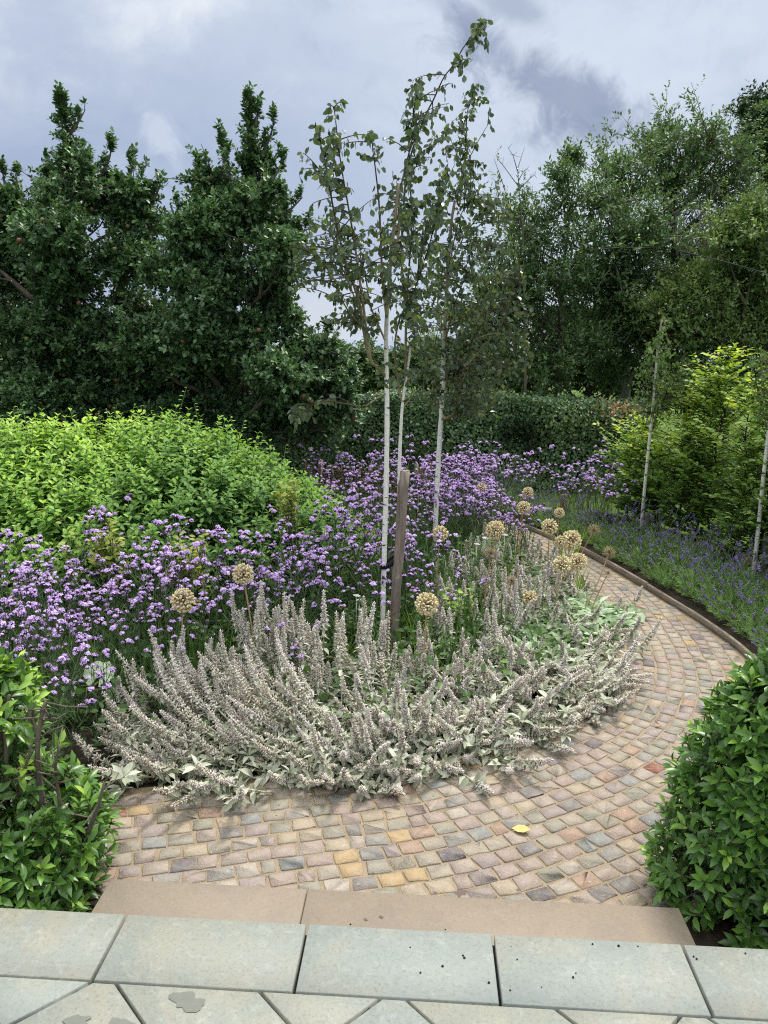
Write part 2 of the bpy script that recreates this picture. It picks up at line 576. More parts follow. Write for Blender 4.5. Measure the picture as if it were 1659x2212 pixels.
def sett_mat():
    m, n = new_mat('riven_sandstone_setts')
    co = coords(n)
    cols = [(0.331, 0.289, 0.230), (0.372, 0.306, 0.263), (0.303, 0.278, 0.229), (0.400, 0.328, 0.243), (0.276, 0.262, 0.241), (0.340, 0.262, 0.230), (0.312, 0.257, 0.242), (0.416, 0.364, 0.308),
            (0.284, 0.270, 0.214), (0.234, 0.215, 0.212), (0.351, 0.281, 0.246), (0.364, 0.314, 0.254), (0.160, 0.144, 0.153), (0.448, 0.314, 0.166), (0.370, 0.247, 0.188), (0.249, 0.257, 0.251), (0.272, 0.106, 0.071)]
    wts = [8, 8, 7, 7, 6, 8, 8, 5, 6, 4, 8, 8, 2.0, 2.0, 3, 3, 0.5]
    p = np.concatenate([[0], np.cumsum(wts)[:-1]]) / sum(wts)
    r = attr(n)
    c = n.ramp(r, list(zip(p.tolist(), cols)), 'CONSTANT')
    ofs = n.vmath('SCALE', co, 1.0)
    sh = n.n('ShaderNodeCombineXYZ')
    n.set(sh.inputs[2], n.math('MULTIPLY', r, 40.0))
    pc = n.vmath('ADD', co, sh.outputs[0])
    v = n.noise(pc, 24, 7, 0.68, 0.8)
    w = n.noise(pc, 60, 6, 0.72, 0.4)
    g = n.noise(pc, 240, 3, 0.7)
    c = n.mix(n.math('MULTIPLY', n.sstep(v, .42, .68), .4), c, (0.42, 0.35, 0.27))
    c = n.mix(n.math('MULTIPLY', n.sstep(w, .5, .3), .5), c, (0.23, 0.19, 0.16))
    c = n.mix(n.math('MULTIPLY', n.sstep(w, .63, .67), .8), c, (0.62, 0.59, 0.54))
    c = n.mix(n.math('MULTIPLY', g, .25), c, (0.24, 0.19, 0.14))
    h = n.math('ADD', n.math('MULTIPLY', v, .6), n.math('ADD', n.math('MULTIPLY', w, .5), n.math('MULTIPLY', g, .12)))
    finish(n, c, 0.8, n.bump(h, 0.9, 0.012), 0.25)
    return m


M['sett'] = sett_mat()


def slab_mat(name, cols, veins, streak):
    m, n = new_mat(name)
    co = coords(n)
    r = attr(n)
    sh = n.n('ShaderNodeCombineXYZ')
    n.set(sh.inputs[2], n.math('MULTIPLY', r, 25.0))
    pc = n.vmath('ADD', co, sh.outputs[0])
    v = n.noise(pc, 3.2, 7, 0.62, 0.9)
    w = n.noise(pc, 24, 7, 0.7, 0.6)
    g = n.noise(pc, 190, 4, 0.75)
    c = n.ramp(r, [(i / max(1, len(cols) - 1), q) for i, q in enumerate(cols)])
    c = n.mix(n.math('MULTIPLY', n.sstep(v, .40, .66), .55), c, veins[0])
    c = n.mix(n.math('MULTIPLY', n.sstep(v, .52, .34), .45), c, veins[1])
    c = n.mix(n.math('MULTIPLY', n.sstep(w, .50, .70), streak), c, veins[2])
    c = n.mix(n.math('MULTIPLY', n.sstep(n.noise(pc, 95, 6, .85), .50, .62), .55), c, (0.15, 0.155, 0.128))
    c = n.mix(n.math('MULTIPLY', n.sstep(g, .55, .75), .35), c, (0.22, 0.21, 0.18))
    finish(n, c, n.math('ADD', 0.5, n.math('MULTIPLY', w, .3)), n.bump(n.math('ADD', w, n.math('MULTIPLY', g, .3)), 0.25, 0.006), 0.35)
    return m


M['slab'] = slab_mat('pale_green_grey_slab', [(0.261, 0.276, 0.250), (0.271, 0.261, 0.216), (0.256, 0.277, 0.258), (0.270, 0.268, 0.226), (0.259, 0.280, 0.256)], [(0.226, 0.260, 0.247), (0.314, 0.297, 0.240), (0.357, 0.363, 0.330)], .55)
M['pink'] = slab_mat('pink_sandstone', [(0.252, 0.207, 0.162), (0.260, 0.207, 0.158)], [(0.280, 0.222, 0.166), (0.220, 0.176, 0.142), (0.308, 0.257, 0.205)], .35)
M['joint'] = plain('dark_joint', (0.03, 0.028, 0.026), 0.9)
M['wet'] = plain('wet_stone', (0.185, 0.19, 0.16), 0.3, 0.4, 0.3, 40)
M['stain'] = plain('dark_stain', (0.13, 0.09, 0.075), 0.5, 0.3, 0.2)

# ------------------------------------------------------------------ ground, beds, path
RG = np.random.default_rng


def smooth_curve(pts, step):
    P = np.asarray(pts, float)
    Q = np.vstack([2 * P[0] - P[1], P, 2 * P[-1] - P[-2]])
    out = []
    for i in range(1, len(Q) - 2):
        t = np.linspace(0, 1, 24, endpoint=False)[:, None]
        a, b, c, d = Q[i - 1], Q[i], Q[i + 1], Q[i + 2]
        out.append(.5 * (2 * b + (c - a) * t + (2 * a - 5 * b + 4 * c - d) * t ** 2 + (3 * b - a - 3 * c + d) * t ** 3))
    C = np.vstack(out + [P[-1:]])
    s = np.concatenate([[0], np.cumsum(np.linalg.norm(np.diff(C, axis=0), axis=1))])
    u = np.arange(0, s[-1], step)
    return np.stack([np.interp(u, s, C[:, k]) for k in range(C.shape[1])], 1)


INNER = [(-4.2, 1.9), (-3.2, 2.5), (-2.4, 2.92), (-1.74, 3.19), (-1.3, 3.33), (-.9, 3.43), (-.5, 3.53), (.03, 3.66), (.4, 3.82), (.75, 4.02), (1.1, 4.3), (1.38, 4.7), (1.58, 5.2), (1.70, 5.9), (1.74, 6.6), (1.70, 7.2), (1.52, 8.1), (1.28, 8.8), (.9, 9.6), (.3, 10.5)]
OUTER = [(1.22, 2.60), (1.75, 2.95), (2.25, 3.6), (2.55, 4.4), (2.65, 5.25), (2.61, 5.93), (2.52, 6.5), (2.43, 7.03), (2.23, 7.98), (1.96, 8.8), (1.6, 9.7), (1.05, 10.6)]
inner = smooth_curve(INNER, 0.02)
outer = smooth_curve(OUTER, 0.05)


def sheet(name, poly, z, mat, rnd=.5):
    b = MB()
    V = np.array([(x, y, z) for x, y in poly])
    b.add(V, [np.arange(len(V))], rnd)
    return struct(b.build(name, mat))


b = MB()
b.add([(-250, -250, -.03), (250, -250, -.03), (250, 400, -.03), (-250, 400, -.03)], [np.array([0, 1, 2, 3])])
struct(b.build('ground', M['lawn']))
# soil of the beds: the island bed, and the lavender border to the right of the path
sheet('bed_soil', [(-6.5, 1.6), (-4.2, 1.9)] + [tuple(p) for p in inner[::8]] + [(0, 11.2), (-6.5, 11.2)], -.004, M['soil'])
ob = [tuple(p) for p in outer[::4]]
bs = MB()
Lr = np.array([(x, y, .03) for x, y in ob])
Rr = Lr + np.array([1.15, 0, 0]) * np.linspace(1.7, 1.5, len(ob))[:, None]
k = len(ob)
bs.add(np.vstack([Lr, Rr]), [np.array([[i, i + k, i + k + 1, i + 1] for i in range(k - 1)])])
struct(bs.build('border_soil', M['soil']))
# soil pockets under the two clipped bays
sheet('bay_soil', [(-3.2, 2.10), (-1.035, 2.0), (-1.02, 2.62), (-1.5, 2.95), (-3.2, 2.55)], .008, M['soil'])
sheet('bay_soil', [(1.10, 1.95), (3.4, 1.9), (3.4, 3.6), (2.5, 3.9), (1.75, 2.93), (1.12, 2.55)], .008, M['soil'])
# sand bed of the path
sd = MB()
sd.add(np.array([(-4.5, 1.0, -.0), (2.9, 1.0, 0), (2.9, 11, 0), (-4.5, 11, 0)]) + [0, 0, -.012], [np.array([0, 1, 2, 3])])


def offset_curve(C, d):
    T = unit(np.gradient(C, axis=0))
    return C + d * np.stack([T[:, 1], -T[:, 0]], 1)


rows = MB()
kk = 13
grid = np.stack([np.column_stack([offset_curve(inner[::6], d), np.zeros(len(inner[::6]))]) for d in np.linspace(-.05, 1.8, kk)])
nn_ = grid.shape[1]
idx = np.arange(kk * nn_).reshape(kk, nn_)
quads = np.stack([idx[:-1, :-1], idx[1:, :-1], idx[1:, 1:], idx[:-1, 1:]], -1).reshape(-1, 4)
rows.add(grid.reshape(-1, 3), [quads])
struct(rows.build('path', M['sand']))

# setts laid in courses that run round the bed
rg = RG(5)
st = MB()
odense = outer
rot_p = -math.radians(2.7)


def outside_edging(p):
    dd = odense - p
    i = int(np.argmin((dd ** 2).sum(1)))
    i = min(max(i, 1), len(odense) - 2)
    t = odense[i + 1] - odense[i - 1]
    w = p - odense[i]
    return (t[0] * w[1] - t[1] * w[0]) < 0.035 * np.linalg.norm(t)


pitch = 0.0885
for row in range(20):
    C = offset_curve(inner, pitch * (row + .5) + .015)
    s = np.concatenate([[0], np.cumsum(np.linalg.norm(np.diff(C, axis=0), axis=1))])
    u = rg.uniform(0, .1)
    while u < s[-1] - .2:
        L = rg.choice([.093, .098, .102, .085, .062], p=[.3, .3, .2, .14, .06]) * rg.uniform(.95, 1.05)
        uc = u + L / 2
        p = np.array([np.interp(uc, s, C[:, 0]), np.interp(uc, s, C[:, 1])])
        q = np.array([np.interp(uc + .02, s, C[:, 0]), np.interp(uc + .02, s, C[:, 1])])
        u += L + rg.uniform(.009, .016)
        if p[0] > 0.9 and outside_edging(p):
            continue
        if p[1] < 1.8 or p[1] > 10.4:
            continue
        if -1.3 < p[0] < 1.2 and p[1] < 2.42:
            continue
        t = unit(q - p)
        nrm = np.array([t[1], -t[0]])
        hl, hw = L / 2, rg.uniform(.0355, .0395)
        cn = []
        for sx, sy in ((-1, -1), (1, -1), (1, 1), (-1, 1)):
            jx, jy = rg.normal(0, .0035, 2)
            c0 = np.array([sx * hl + jx, sy * hw + jy])
            r1, r2 = rg.uniform(.001, .0045, 2)
            a = c0 - np.array([0, sy * r1])
            d = c0 - np.array([sx * r2, 0])
            cn += [a, d] if sx * sy < 0 else [d, a]
        cn = np.array(cn)
        # order around the outline
        ang = np.arctan2(cn[:, 1] / hw, cn[:, 0] / hl)
        cn = cn[np.argsort(ang)]
        mid = (cn + np.roll(cn, -1, 0)) / 2 + rg.normal(0, .0022, cn.shape)
        full = np.empty((16, 2))
        full[0::2], full[1::2] = cn, mid
        tilt = rg.normal(0, .013, 2)
        z0 = .0038 + rg.uniform(-.0012, .0018)
        lay = []
        for scl, dz in ((1.0, -.012), (1.0, -.003), (.972, .0010)):
            xy = full * scl
            z = np.full(16, -.010) if dz == -.012 else z0 + dz + xy @ tilt + rg.normal(0, .0008, 16)
            lay.append(np.column_stack([p + xy[:, :1] * t + xy[:, 1:] * nrm, z]))
        V = np.vstack(lay)
        j = np.arange(16)
        jn = (j + 1) % 16
        # (t, nrm, up) is left handed: reverse the windings
        f4 = np.vstack([np.stack([l * 16 + j, (l + 1) * 16 + j, (l + 1) * 16 + jn, l * 16 + jn], -1) for l in range(2)])
        st.add(V, [f4, (32 + j)[::-1]], rg.uniform())
struct(st.build('path_setts', M['sett']))

# patio and step
ux, uy = np.array([math.cos(rot_p), math.sin(rot_p)]), np.array([-math.sin(rot_p), math.cos(rot_p)])
PO = gz(664, 1998, .3)[:2]                       # a joint on the patio's front edge


def patio_pt(u, v, z):
    p = PO + u * ux + v * uy
    return (p[0], p[1], z)


pb = MB()
V = [patio_pt(u, v, z) for z in (-.02, .272) for u, v in ((-5, -5), (5, -5), (5, -.012), (-5, -.012))]
pb.add(V, [np.array(q) for q in ([4, 5, 6, 7], [0, 1, 5, 4], [1, 2, 6, 5], [2, 3, 7, 6], [3, 0, 4, 7])])
struct(pb.build('patio_base', M['joint']))


def clip(poly, nx, ny, c):
    out = []
    for i in range(len(poly)):
        a, d = poly[i], poly[(i + 1) % len(poly)]
        fa, fd = nx * a[0] + ny * a[1] - c, nx * d[0] + ny * d[1] - c
        if fa <= 0:
            out.append(a)
        if (fa < 0 < fd) or (fd < 0 < fa):
            t = fa / (fa - fd)
            out.append((a[0] + t * (d[0] - a[0]), a[1] + t * (d[1] - a[1])))
    return out


def slab(mb, poly, z, th, rnd, bev=.003):
    """a slab from a convex outline in patio coordinates"""
    P = np.array(poly)
    c = P.mean(0)
    d = P - c
    ins = c + d * (1 - bev / np.maximum(np.linalg.norm(d, axis=1, keepdims=True), .02))
    k = len(P)
    V = [patio_pt(u, v, z - th) for u, v in P] + [patio_pt(u, v, z - bev) for u, v in P] + [patio_pt(u, v, z) for u, v in ins]
    j = np.arange(k)
    jn = (j + 1) % k
    f = np.vstack([np.stack([l * k + j, l * k + jn, (l + 1) * k + jn, (l + 1) * k + j], -1) for l in range(2)])
    mb.add(np.array(V), [f, 2 * k + j], rnd)


rg = RG(11)
ps = MB()
RW = .268
for i in range(-8, 9):
    u0 = i * .597
    slab(ps, [(u0 + .005, -RW + .004), (u0 + .592, -RW + .004), (u0 + .592, .003), (u0 + .005, .003)], .3 + rg.normal(0, .0006), .03, rg.uniform())
# diagonal field behind: courses at 45 degrees
cw, cl, g = .300, .60, .010
s2 = math.sqrt(.5)
# course joints ("\" lines) cross v=-RW at this u:
U0 = (gz(560, 2138, .3)[:2] - PO) @ ux
for ci in range(-14, 15):
    for li in range(-14, 15):
        off = .2526
        a0, a1 = ci * cw + g / 2, (ci + 1) * cw - g / 2      # across
        l0, l1 = li * cl + off + g / 2, (li + 1) * cl + off - g / 2
        poly = []
        for a, l in ((a0, l0), (a1, l0), (a1, l1), (a0, l1)):
            # along = (s2,-s2), across = (s2,s2)
            poly.append((U0 + a * s2 + l * s2, -RW + a * s2 - l * s2))
        poly = poly[::-1]
        poly = clip(poly, 0, 1, -RW - .005)
        poly = clip(poly, 0, -1, 4.0) if poly else poly
        if len(poly) < 3:
            continue
        ar = sum(poly[i][0] * poly[(i + 1) % len(poly)][1] - poly[(i + 1) % len(poly)][0] * poly[i][1] for i in range(len(poly))) / 2
        if abs(ar) < .0008:
            continue
        if ar < 0:
            poly = poly[::-1]
        slab(ps, poly, .3 + rg.normal(0, .0005), .03, rg.uniform())
struct(ps.build('patio', M['slab']))

# pink step in two stones (under the patio's overhang)
stp = MB()
SL = (gz(240, 1897, .15)[:2] - PO) @ ux - .0
SR = (gz(1405, 1952, .15)[:2] - PO) @ ux + .10
SJ = (gz(664, 1920, .15)[:2] - PO) @ ux
SF = (gz(664, 1920, .15)[:2] - PO) @ uy
for u0, u1, r in ((SL, SJ - .002, .2), (SJ + .002, SR, .8)):
    slab(stp, [(u0, -.02), (u1, -.02), (u1, SF), (u0, SF)], .15, .17, r, .004)
struct(stp.build('step', M['pink']))


def splat(px, py, r, z, mat, name, seed, k=18, sq=.75):
    q = RG(seed)
    c = gz(px, py, z)
    a = np.arange(k) * 2 * PI / k
    rr = r * (1 + .35 * np.sin(a * 2 + q.uniform(0, 6)) * q.uniform(.4, 1) + .18 * np.sin(a * 5 + q.uniform(0, 6)) + q.normal(0, .08, k))
    V = np.column_stack([c[0] + rr * np.cos(a), c[1] + rr * sq * np.sin(a), np.full(k, z + .0012)])
    mb = MB()
    mb.add(V, [np.arange(k)])
    return struct(mb.build(name, mat))


splat(405, 2164, .046, .3005, M['wet'], 'damp_stain', 1, 26, .72)
splat(165, 2206, .03, .3005, M['wet'], 'damp_stain', 2)
splat(262, 2212, .028, .3005, M['wet'], 'damp_stain', 8)
splat(995, 1929, .023, .1505, M['stain'], 'dark_stain', 3, 18, .9)
splat(1120, 1923, .010, .1505, M['stain'], 'dark_stain', 4)
splat(940, 1930, .010, .1505, M['stain'], 'dark_stain', 5)
splat(823, 1981, .008, .1505, M['stain'], 'dark_stain', 6)
splat(790, 1987, .007, .1505, M['stain'], 'dark_stain', 7)

# crumbs of soil on the slabs
rg = RG(21)
for px, py in ((757, 1998), (962, 2009), (1000, 2065), (1003, 2070), (956, 2088), (1056, 2124), (1104, 2045), (1117, 2073), (1244, 2103), (1238, 2112), (1102, 2140), (1170, 2133), (908, 2102), (1280, 2040), (886, 2047), (1378, 2045), (1498, 2067), (1505, 2072), (1336, 2044), (1610, 2060)):
    c = gz(px, py, .3)
    r = rg.uniform(.0016, .0042)
    mb = MB()
    a = np.arange(6) * PI / 3
    V = [np.array([0, 0, 1.4 * r])]
    for zz, k_ in ((.9 * r, .8), (0.1 * r, 1.0)):
        for q in a:
            V.append(np.array([math.cos(q) * r * k_ * rg.uniform(.75, 1.25), math.sin(q) * r * k_ * rg.uniform(.75, 1.25), zz]))
    fs = [np.array([0, 1 + i, 1 + (i + 1) % 6]) for i in range(6)] + [np.array([1 + i, 7 + i, 7 + (i + 1) % 6, 1 + (i + 1) % 6]) for i in range(6)] + [np.arange(12, 6, -1)]
    mb.add(np.array(V), fs)
    o = mb.build('soil_crumb', M['soilbit'])
    o.location = (c[0], c[1], .3006)
    tag(o, 'tiny dark crumb of soil lying on the pale patio slabs', 'soil crumb', 'soil crumbs on the patio')

# timber boards along the right side of the path
i0 = 6
cuts = [0, 28, 62, 96, 130, len(outer) - 1]
for a, z_, lab in ((cuts[0], cuts[1], 'weathered timber edging board curving behind the right hand bay shrub'), (cuts[1], cuts[2], 'weathered timber edging board beside the lavender, nearest visible stretch'),
                   (cuts[2], cuts[3], 'grey timber edging board along the middle of the lavender border'), (cuts[3], cuts[4], 'far timber edging board where the path narrows out of sight'), (cuts[4], cuts[5], 'last timber edging board hidden beyond the verbena')):
    if z_ - a < 3:
        continue
    C = outer[a:z_ + 1].copy()
    C = C + np.linspace(.0, .004, len(C))[:, None]
    T = unit(np.gradient(C, axis=0))
    nr = np.stack([T[:, 1], -T[:, 0]], 1)
    C[0] += T[0] * .004
    C[-1] -= T[-1] * .004
    h = .060 + .006 * np.sin(a)
    sec = [(-.014, -.02), (-.014, h - .003), (-.011, h), (.011, h), (.014, h - .003), (.014, -.02)]
    V = np.concatenate([np.column_stack([C + n_ * nr, np.full(len(C), zz)])[:, None] for n_, zz in sec], 1)
    kk = len(sec)
    ii = np.arange(len(C) - 1)[:, None] * kk
    jj = np.arange(kk)[None]
    q = np.stack([ii + jj, ii + kk + jj, ii + kk + (jj + 1) % kk, ii + (jj + 1) % kk], -1).reshape(-1, 4)
    mb = MB()
    mb.add(V.reshape(-1, 3), [q, np.arange(kk), ((len(C) - 1) * kk + np.arange(kk))[::-1]])
    tag(mb.build('timber_edging', M['timber']), lab, 'edging board', 'timber boards edging the path')
# ------------------------------------------------------------------ woody plants
L2 = leaf2(.55)
L2n = leaf2(.42, .15)
L8b = leaf8(.68, .10, .10)


def sph(rg, n):
    return unit(rg.standard_normal((n, 3)))


def leaf_clusters(mb, tpl, rg, cpos, cdir, k, tw, L, crnd, spread=.9, droop=.0, hr=.55):
    """k leaves along a short twig at each cluster"""
    n = len(cpos)
    if n == 0:
        return
    t = np.tile(np.linspace(.1, 1, k), (n, 1))
    base = cpos[:, None] + cdir[:, None] * (t * tw[:, None])[..., None]
    per = unit(np.cross(cdir[:, None], rg.standard_normal((n, k, 3))))
    d = unit(cdir[:, None] * (.35 + .5 * t[..., None] ** 3) + per * spread - UP * droop + rg.normal(0, .15, (n, k, 3)))
    nr = unit(cdir[:, None] * .5 + UP * .8 + rg.normal(0, .35, (n, k, 3)))
    r = np.clip(crnd[:, None] * hr + rg.uniform(0, 1, (n, k)) * (1 - hr), 0, 1)
    mb.scatter(tpl, base.reshape(-1, 3), d.reshape(-1, 3), nr.reshape(-1, 3), L * rg.uniform(.65, 1.15, n * k), r.ravel())


def limb(mb, rg, a, b, r0, r1, n=7, bend=.12, sides=6):
    a, b = np.asarray(a, float), np.asarray(b, float)
    t = np.linspace(0, 1, n)[:, None]
    L = np.linalg.norm(b - a)
    o = rg.normal(0, bend * L, 3)
    P = a + (b - a) * t + np.sin(t * PI) * o * .6 - UP * 0 + rg.normal(0, .012 * L, (n, 3)) * np.sin(t * PI)
    mb.tube(P, np.linspace(r0, r1, n), sides)
    return P


def crown_tree(name, label, cat, lobes, Y, trunk_px, mat, seed, L=.085, dens=420, group=None, tpl=L2, k=9, tr=.10, sparse=1.0, zs=1.0, depth=.5, shoots=0, fruit=0, bark='bark', tw=.16, shrink=.86, sprays=60, sl=(.25, .55), spires=()):
    """lobes: (px, py, r px[, extra depth]) of foliage masses seen at distance Y"""
    rg = RG(seed)
    C = []
    for q in lobes:
        dy = q[3] if len(q) > 3 else 0
        yy = Y + dy + rg.normal(0, depth * .5)
        p = at(q[0], q[1], yy)
        C.append((*p, q[2] * yy / F * shrink))
    C = np.array(C)
    if isinstance(trunk_px, tuple):
        b0 = at(trunk_px[0], trunk_px[1], Y)
    b0[2] = 0
    root = thing(name, b0, label, cat, group)
    wood = MB()
    top = C[np.argmax(C[:, 2])]
    low = C[:, 2].min()
    fork = np.array([b0[0] * .6 + C[:, 0].mean() * .4, b0[1], max(.5, C[:, 2].mean() * .75)])
    nT = 9
    t = np.linspace(0, 1, nT)[:, None]
    ax = b0 + (np.array([*top[:2], top[2] * .96]) - b0) * t ** np.array([1.5, 1.5, 1.0]) + np.sin(t * 7) * .05
    wood.tube(ax, np.linspace(tr, tr * .06, nT), 8)
    for c in C:
        zt = np.clip((c[2] - .9 * c[3] - .3) / max(top[2], .1), .08, .85)
        a = np.array([np.interp(zt, t[:, 0], ax[:, i]) for i in range(3)])
        P = limb(wood, rg, a, c[:3], tr * .42 * min(1, .12 + c[3] * 1.6), tr * .1 * min(1, .2 + c[3] * 1.4))
        for _ in range(4):
            limb(wood, rg, P[rg.integers(3, 7)], c[:3] + sph(rg, 1)[0] * c[3] * .8, tr * .12, .004, 5, .1, 4)
    mb = MB()
    for c in C:
        R = c[3]
        m = int(9 + 10 * min(R, 1))
        sd = sph(rg, m)
        sd[:, 2] = np.abs(sd[:, 2]) * .8 + sd[:, 2] * .2
        sd = unit(sd)
        sc_ = c[:3] + sd * R * rg.uniform(.5, .88, (m, 1)) * np.array([1, 1, zs])
        sr = R * rg.uniform(.22, .46, m)
        for j in range(m):
            n = max(9 if R < .22 else 3, int(dens * sr[j] ** 2 * 4 * sparse * (L / .085) ** -2 * rg.uniform(.5, 1.3)))
            d = sph(rg, n)
            d[:, 2] += .25
            d = unit(d)
            pos = sc_[j] + d * sr[j] * (rg.uniform(.2, 1, (n, 1)) ** .5)
            cd = unit(d * .8 + UP * .35 + rg.normal(0, .4, (n, 3)))
            leaf_clusters(mb, tpl, rg, pos, cd, k, tw * min(1, .35 + R * 1.6) * rg.uniform(.6, 1.3, n), L, np.clip(rg.uniform(-.1, 1) * .62 + rg.uniform(0, .42, n), 0, 1), hr=.72)
        # inner leaves that close the mass
        n = int(dens * R ** 2 * .9 * sparse ** 2 * (L / .085) ** -2)
        d = sph(rg, n)
        pos = c[:3] + d * R * rg.uniform(.1, .75, (n, 1))
        leaf_clusters(mb, tpl, rg, pos, unit(d + rg.normal(0, .6, d.shape)), k, tw * rg.uniform(.8, 1.5, n), L * 1.15, rg.uniform(0, .8, n))
    for pts, hw0, hw1, ncl in spires:
        A = smooth_curve(np.array([at(x, y, Y + .1) for x, y in pts]), .02)
        wood.tube(A, np.linspace(.028, .004, len(A)), 6)
        for _ in range(ncl):
            u = rg.uniform(0, 1) ** .8
            q = A[int(u * (len(A) - 1))]
            w = (hw0 + (hw1 - hw0) * u) / F * Y
            e = q + sph(rg, 1)[0] * np.array([1, 1, .4]) * w * rg.uniform(.1, 1.1) + UP * rg.uniform(.0, .12)
            wood.tube([q, (q + e) / 2 + UP * .01, e], [.006, .004, .002], 3)
            m = rg.integers(1, 4)
            pos = q + (e - q) * rg.uniform(.3, 1, (m, 1))
            leaf_clusters(mb, tpl, rg, pos, unit(unit(e - q + UP * .03) * .7 + UP * .6 + rg.normal(0, .3, (m, 3))), k, tw * rg.uniform(.4, .9, m), L, np.clip(rg.uniform(0, .9, m), 0, 1))
    for _ in range(sprays):
        c = C[rg.choice(len(C), p=C[:, 3] / C[:, 3].sum())]
        d = sph(rg, 1)[0]
        d[2] = d[2] * .7 + .3
        d = unit(d)
        a = c[:3] + d * c[3] * .7
        e = c[:3] + d * (c[3] + rg.uniform(*sl)) + rg.normal(0, .08, 3)
        wood.tube([c[:3], a, (a + e) / 2 + UP * .02, e], [.012, .009, .006, .003], 4)
        m = rg.integers(6, 11)
        t_ = rg.uniform(.05, 1, (m, 1))
        pos = a + (e - a) * t_ + rg.normal(0, .025, (m, 3))
        leaf_clusters(mb, tpl, rg, pos, unit(unit(e - a) * .6 + UP * .3 + rg.normal(0, .6, (m, 3))), k, tw * rg.uniform(.5, 1, m), L * .95, np.clip(rg.uniform(.2, .9, m), 0, 1))
    mb.build('crown', M[mat], root)
    if shoots:
        sb, sw = MB(), wood
        up = C[C[:, 3] > .12]
        for _ in range(shoots):
            c = up[rg.integers(len(up))]
            d = sph(rg, 1)[0]
            d[2] = abs(d[2]) + .5
            d = unit(d)
            p = c[:3] + d * c[3] * .85
            e = p + unit(d * .5 + UP * .9 + rg.normal(0, .25, 3)) * rg.uniform(.12, .32)
            sw.tube([c[:3], p, (p + e) / 2 + rg.normal(0, .01, 3), e], [.007, .005, .004, .002], 4)
            kk = 9
            tt = np.linspace(.15, 1, kk)[:, None]
            ax_ = unit(e - p)
            pr = unit(np.cross(ax_, rg.standard_normal((kk, 3))))
            sb.scatter(tpl, p + (e - p) * tt, unit(pr * .8 + ax_ * .55 + UP * .1), np.tile(unit(ax_ + UP * .5), (kk, 1)), L * rg.uniform(.7, 1.0, kk), rg.uniform(.2, 1, kk))
        sb.build('shoot_leaves', M['appletop'], root)
    if fruit:
        for _ in range(fruit):
            c = C[rg.integers(len(C))]
            d = sph(rg, 1)[0]
            d[1] = -abs(d[1])
            p = c[:3] + unit(d) * c[3] * rg.uniform(.85, 1.02)
            fb = MB()
            prof = [(-1, .15), (-.75, .7), (-.1, 1.0), (.55, .85), (.92, .4), (.80, .08)]
            a = np.arange(8) * PI / 4
            V = np.concatenate([np.column_stack([np.cos(a) * r_, np.sin(a) * r_, np.full(8, z_)]) for z_, r_ in prof]) * .027 + p
            i = np.arange(5)[:, None] * 8
            j = np.arange(8)[None]
            fb.add(V, [np.stack([i + j, i + (j + 1) % 8, i + 8 + (j + 1) % 8, i + 8 + j], -1).reshape(-1, 4)], rg.uniform())
            fb.build('fruit', M['fruit'], root, True)
    wood.build('trunk', M[bark], root, True)
    return root


crown_tree('apple_tree', 'large dark apple tree at the far left with one leaning spire', 'apple tree',
           [(158, 370, 34), (160, 368, 48), (190, 440, 80), (140, 450, 70), (245, 400, 34),  (285, 430, 50), (300, 490, 75), (60, 480, 80), (20, 440, 40), (110, 540, 110, -.5), (30, 610, 120), (165, 640, 120, -.4),
            (270, 580, 90), (-60, 520, 110), (60, 740, 120, -.4), (200, 760, 110, .3), (300, 690, 80, .4), (-60, 690, 120), (100, 850, 100, .3), (-30, 870, 100), (230, 870, 90, .5), (-130, 620, 130), (-120, 820, 120), (60, 900, 100, -.3), (180, 900, 100, -.2), (300, 800, 90, .2), (130, 800, 110, .4), (280, 900, 80)],
           9.6, (170, 1000), 'apple', 31, L=.060, dens=330, tr=.14, shoots=95, fruit=60, shrink=.72, tw=.12, sprays=130, sl=(.10, .34), spires=[([(170, 410), (158, 340), (142, 275), (132, 235), (124, 205)], 58, 7, 85), ([(150, 290), (172, 258), (186, 234)], 14, 5, 10), ([(205, 400), (235, 345), (240, 310)], 22, 8, 18), ([(275, 420), (283, 370), (287, 340)], 16, 5, 14), ([(325, 450), (340, 415), (348, 398)], 16, 6, 10), ([(15, 420), (8, 385), (5, 365)], 14, 4, 10), ([(40, 430), (36, 395), (33, 372)], 12, 4, 9), ([(112, 420), (106, 385), (110, 350)], 20, 8, 14)])
